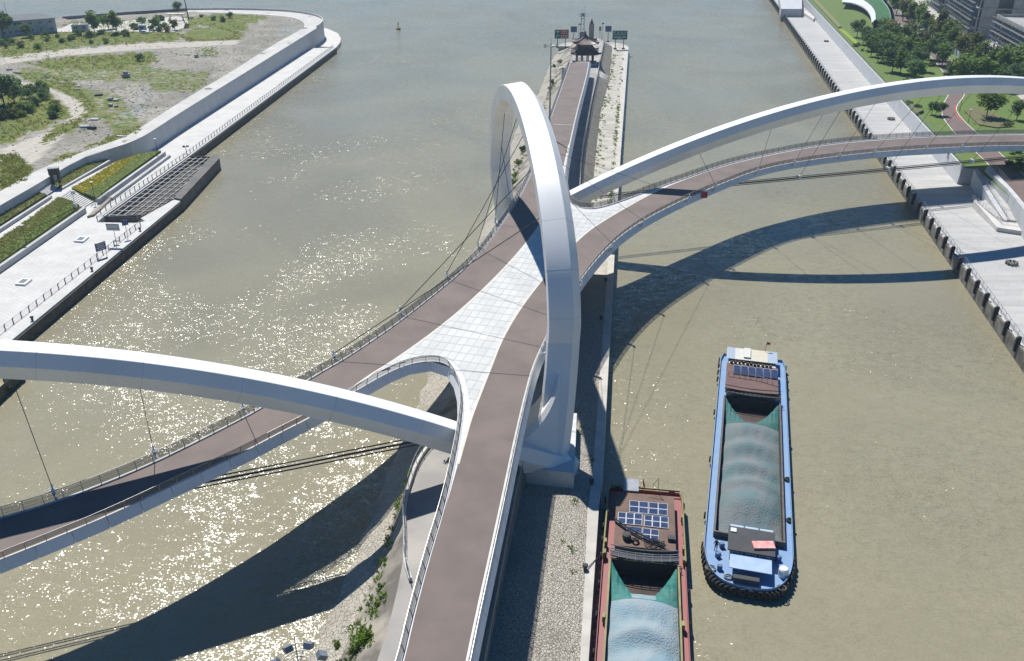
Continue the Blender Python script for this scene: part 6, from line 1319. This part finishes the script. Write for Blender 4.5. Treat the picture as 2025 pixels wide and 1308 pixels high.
c = atl(373, 37); e = empty('flag_mast', tuple(c), 'thick dark pole rising out of the top of the picture by the canopy', 'pole'); obj('pole', MB().tube([c, c + Vector((-1.0, 0, 16))], .35, 8, r2=.2), DSTEEL, e); obj('ball_base', MB().lathe([(.1, 0), (.9, .3), (1.0, .8), (.5, 1.3), (.1, 1.5)], 10, c + Vector((1.5, 0, 0))), CONC, e)
# rubbish and building leftovers on the waste ground
LEFT = mat('weathered_sheet', (.52, .53, .54), (.36, .38, .40), 1, rough=.7, rnd=.25); WOODP = mat('old_planks', (.32, .25, .12), (.22, .18, .1), 1.5, rough=.85, rnd=.2)
for k, (px_, py_, a, b, z, m, lb) in enumerate(((187, 237, 3.0, 1.2, .3, LEFT, 'pale sheet lying on the sand above the flood wall bend'), (168, 252, 3.0, 1.6, .5, LEFT, 'pale rounded sheet beside the leftover timber'), (181, 255, 3.2, 1.4, .8, DSTEEL, 'dark pallet beside the pale sheets'), (219, 199, 1.6, 1.4, 1.0, LEFT, 'upper pale crate of the small stack on the sand'), (230, 200, 1.8, 1.4, .6, LEFT, 'right pale crate of the small stack on the sand'), (219, 211, 1.5, 1.4, 1.0, LEFT, 'lower left crate of the small stack on the sand'), (230, 212, 1.3, 1.2, .6, STEEL, 'lower right grey crate of the small stack on the sand'), (195, 190, 2.8, 1.2, .6, DSTEEL, 'dark scrap pile left of the crates'), (178, 169, 3.2, .7, .15, LEFT, 'long white strip lying on the sand'), (156, 171, 2.8, .6, .15, LEFT, 'shorter white strip lying on the sand'), (152, 178, 2.4, .8, .3, STEEL, 'grey scrap near the white strips'), (92, 153, 3.0, .6, .3, DSTEEL, 'dark beam left of the track'), (90, 155.5, 3.2, .5, .3, WOODP, 'yellowish timber left of the track'), (34, 145, 4.2, .6, .4, WOODP, 'brown timber stack by the track start'), (19, 139, 2.0, 1.0, .6, LEFT, 'white scrap by the track start'), (125, 164, 3.0, .7, .2, LEFT, 'pale board beside the left track'), (126, 171, 3.2, .5, .2, WOODP, 'yellowish board beside the left track'), (370, 109, 3.4, 1.0, .2, LEFT, 'white sheet in the middle of the sand'), (388, 114, 1.4, 1.2, 1.2, CONC2, 'small grey block in the middle of the sand'), (361, 182, 2.4, .8, .2, LEFT, 'white sheet near the crest walk'), (240, 271, 3.2, 1.0, .3, LEFT, 'white sheet beside the crest walk bend'))):
    q = MB(); c = atl(px_, py_); rz_ = rv.uniform(-.5, .5)
    for j in range(3): q.box(c + Vector((rv.uniform(-.15, .15), (j - 1) * b / 3, z / 2 + rv.uniform(0, .08))), (a * rv.uniform(.8, 1), b / 3 * .95, z * rv.uniform(.7, 1)), rz=rz_)
    props(obj('debris', q, m), lb, 'debris', 'leftovers on the waste ground')
c = atl(250, 153); e = empty('generator', tuple(c), 'upright grey machine cabinet alone on the waste ground', 'machine'); obj('body', MB().box(c + UP * 1.1, (1.6, 1.2, 2.2)), STEEL, e); obj('side_box', MB().box(c + Vector((-1.1, -.3, .6)), (.9, .8, 1.2)), LEFT, e); obj('side_box', MB().box(c + Vector((1.1, -.2, .7)), (.8, .8, 1.3)), LEFT, e)
# trees and bushes on the left bank
for k, (px_, py_, h, kd, lb) in enumerate(((8, 76, 13, 0, 'big dark tree at the upper left picture edge'), (55, 74, 7, 4, 'dark bushy tree in front of the stacked cabins'), (188, 67, 10, 1, 'leaning green tree left of the yard'), (232, 66, 11, 5, 'tall thin tree at the yard edge'), (215, 58, 8, 2, 'bright green tree behind the yard edge trees'), (12, 222, 13, 0, 'large dark tree by the sandy track at the left edge'), (352, 27, 7, 4, 'round dark tree beside the tall pole'), (310, 60, 6, 1, 'green tree right of the kiosk'), (345, 60, 6, 3, 'olive tree below the canopy'), (30, 205, 8, 4, 'dark tree beside the track bend at left'))):
    tree(atl(px_, py_), h, kd, lb, None, rx=1.15)
BSZ = ((20, 225, 30, 15, 'bush under the large dark tree by the track'), (55, 205, 40, 12, 'bush above the track bend at left'), (75, 222, 35, 12, 'bush inside the track bend at left'), (40, 90, 45, 7, 'bush in the green belt below the site cabins'), (110, 75, 60, 5, 'bush below the long white building'), (200, 70, 50, 4, 'bush below the yard edge trees'), (320, 58, 60, 5, 'bush right of the kiosk'), (250, 44, 60, 3, 'bush along the river wall behind the yard'), (330, 40, 20, 3, 'bush by the gate canopy'), (420, 40, 40, 6, 'bush on the grass mound near the headland'), (280, 118, 25, 5, 'bush in the middle grass strip'), (70, 185, 20, 8, 'bush beside the upper track'), (150, 80, 60, 6, 'bush in the yellow grass below the hut'))
for k in range(95):
    z_ = rv.choice(BSZ); px_, py_ = z_[0] + rv.uniform(-1, 1) * z_[2], z_[1] + rv.uniform(-1, 1) * z_[3]
    if px_ < -6: continue
    zoned(shrub(atl(px_, py_), rv.uniform(1.2, 2.6), rv.choice((0, 0, 1, 4, 3)), 'wild green bush', 'bushes on the waste ground', sz=1.2), z_[4])
label_zones()
# plaza furniture
for (Q_, lb) in (([(145, 476), (157, 467), (175.5, 468), (164, 477.5)], 'square glazed floor light in the middle of the plaza'), ([(29, 561), (44, 550), (63.5, 551), (49, 562.5)], 'square glazed floor light at the left of the plaza')):
    P = pts(Q_, 3.0); e = empty('floor_light', tuple(P[0]), lb, 'skylight', 'plaza floor lights'); e.location.z = QZ; obj('frame', MB().prism(P, QZ), WHITE, e)
    for i in range(4):
        for j in range(2): obj('pane', MB().prism([bil(P, .16 + .17 * i, .2 + .3 * j) + UP * .02, bil(P, .16 + .17 * i + .15, .2 + .3 * j) + UP * .02, bil(P, .16 + .17 * i + .15, .2 + .3 * j + .26) + UP * .02, bil(P, .16 + .17 * i, .2 + .3 * j + .26) + UP * .02], 2.9), mat('pane_grey', (.16, .19, .21), (.22, .22, .23), 1, rough=.2), e)
def two_post(base, w_, zb, zt, m, label, rz_, posts=2):
    e = empty('notice_sign', tuple(base), label, 'sign'); t = Vector((math.cos(rz_), math.sin(rz_), 0))
    for s_ in ((-.42, .42) if posts == 2 else (0,)): obj('post', MB().tube([base + t * s_ * w_, base + t * s_ * w_ + UP * (zt + .15)], .07, 6), STEEL, e)
    obj('board', MB().box(base + UP * (zb + zt) / 2 - Vector((-t.y, t.x, 0)) * .12, (w_, .08, zt - zb), rz=rz_), m, e); return e, t
base = at(203, 508, QZ); e, t = two_post(base, 2.4, 1.5, 3.3, mat('sign_blue', (.06, .10, .24), None, 1, rough=.5), 'blue two post notice with white text lines at the plaza edge', R(52))
for k in range(4): obj('text_line', MB().box(base + UP * (3.0 - .38 * k) - Vector((-t.y, t.x, 0)) * .19, (1.9 - .3 * (k % 2), .02, .14), rz=R(52)), PRINT, e)
base = at(231, 484, QZ); e, t = two_post(base, 3.0, 3.4, 5.0, mat('sign_back', (.5, .52, .53), None, 1, rough=.5), 'white board seen from behind on a single pole at the plaza edge', R(-4), 1)
for z in (3.75, 4.75): obj('stiffener', MB().box(base + UP * z + Vector((0, -.2, 0)), (3.0, .06, .14), rz=R(-4)), STEEL, e)
obj('bracket', MB().box(base + UP * .9, (1.3, .5, .2)), STEEL, e)
base = at(253, 470, QZ); two_post(base, 1.4, 3.0, 4.2, MATS['sign_blue'], 'small grey blue sign on a pole near the lattice basin', R(40), 1)
c = at(150, 412, 3.8); e = empty('camera_pole', tuple(c), 'white camera pole beside the lower steps', 'pole'); obj('pole', MB().tube([c, c + UP * 4.2], .08, 6), WHITE, e); obj('cabinet', MB().box(c + UP * .8, (.6, .5, 1.0)), WHITE, e); obj('camera_box', MB().box(c + Vector((.2, 0, 4.0)), (.9, .4, .9)), WHITE, e)
c = at(272, 434, QZ); e = empty('lamp_pole', tuple(c), 'slim grey pole beside the lattice basin', 'pole'); obj('pole', MB().tube([c, c + UP * 3.4], .08, 6), STEEL, e); obj('cap', MB().box(c + UP * 3.45, (.35, .25, .12)), STEEL, e)
c = at(369, 303, QZ); e = empty('camera_cluster', tuple(c), 'pair of dark cameras on a short pole at the basin corner', 'pole'); obj('pole', MB().tube([c, c + UP * 1.9], .09, 6), DSTEEL, e); obj('camera_box', MB().box(c + Vector((-.5, 0, 2.0)), (.6, .5, .5)), DSTEEL, e); obj('camera_box', MB().box(c + Vector((.6, 0, 2.1)), (.7, .5, .4)), DSTEEL, e)
# glass balustrade beside the lower steps
e = empty('glass_balustrade', tuple(at(205, 408, QZ)), 'clear glass balustrade beside the foot of the lower steps', 'balustrade'); gm = net_mat('clear_glass', (.5, .52, .5), .3)
for a, b in (((180, 411), (195, 398)), ((195, 398), (219, 385)), ((219, 385), (220, 391))):
    q = MB(); q.bar(at(*a, 3.3) + UP * .5, at(*b, 3.3) + UP * .5, .04, 1.1); obj('glass_pane', q, gm, e)
q = MB(); q.prism(pts([(172, 428), (186, 424), (220, 393), (216, 391)], 3.1), 2.5); props(obj('stair_cheek', q, mat('brown_wall', (.30, .26, .20), (.24, .21, .17), .6, rough=.8), e))
# navigation buoy
c = at(788, 59, 0); e = empty('navigation_buoy', tuple(c), 'yellow can buoy with a lattice topmark far out on the river', 'buoy')
obj('float', MB().lathe([(1.1, -.5), (1.25, .1), (1.25, 1.0), (1.0, 1.2)], 14, c), mat('buoy_yellow', (.42, .34, .05), (.25, .2, .05), 1.5, rough=.6), e)
for k in range(4): a = k * math.pi / 2 + .5; obj('leg', MB().tube([c + Vector((.6 * math.cos(a), .6 * math.sin(a), 1.2)), c + Vector((.2 * math.cos(a), .2 * math.sin(a), 3.6))], .07, 5), DSTEEL, e)
obj('lantern', MB().lathe([(.2, 0), (.3, .3), (.1, .6)], 8, c + UP * 3.6), DSTEEL, e)
# ------------------------------------------------------------------ haze over the river
hz = MB().box((0, 5500, 36.5), (19000, 13500, 90)); hzm = bpy.data.materials.new('haze'); hzm.use_nodes = True; n = hzm.node_tree.nodes; l = hzm.node_tree.links
n.remove(n['Principled BSDF']); pvn = n.new('ShaderNodeVolumePrincipled'); pvn.inputs['Color'].default_value = (.62, .82, 1.0, 1); pvn.inputs['Density'].default_value = .00017; pvn.inputs['Anisotropy'].default_value = .2
l.new(pvn.outputs[0], n['Material Output'].inputs['Volume'])
props(obj('haze', hz, hzm), 'thin bluish summer haze over the river', 'haze', None, 'stuff')
q = MB(); q.tube(smooth_path([at(*p, 3.9) for p in ((753, 1233), (756, 1243), (758, 1256), (756, 1268), (752, 1278))], 2), .14, 6); props(obj('drain_hose', q, mat('orange_plastic', (.42, .12, .04), (.3, .1, .05), 2, rough=.6)), 'orange hose lying on the near pier slope among the shrubs', 'hose')
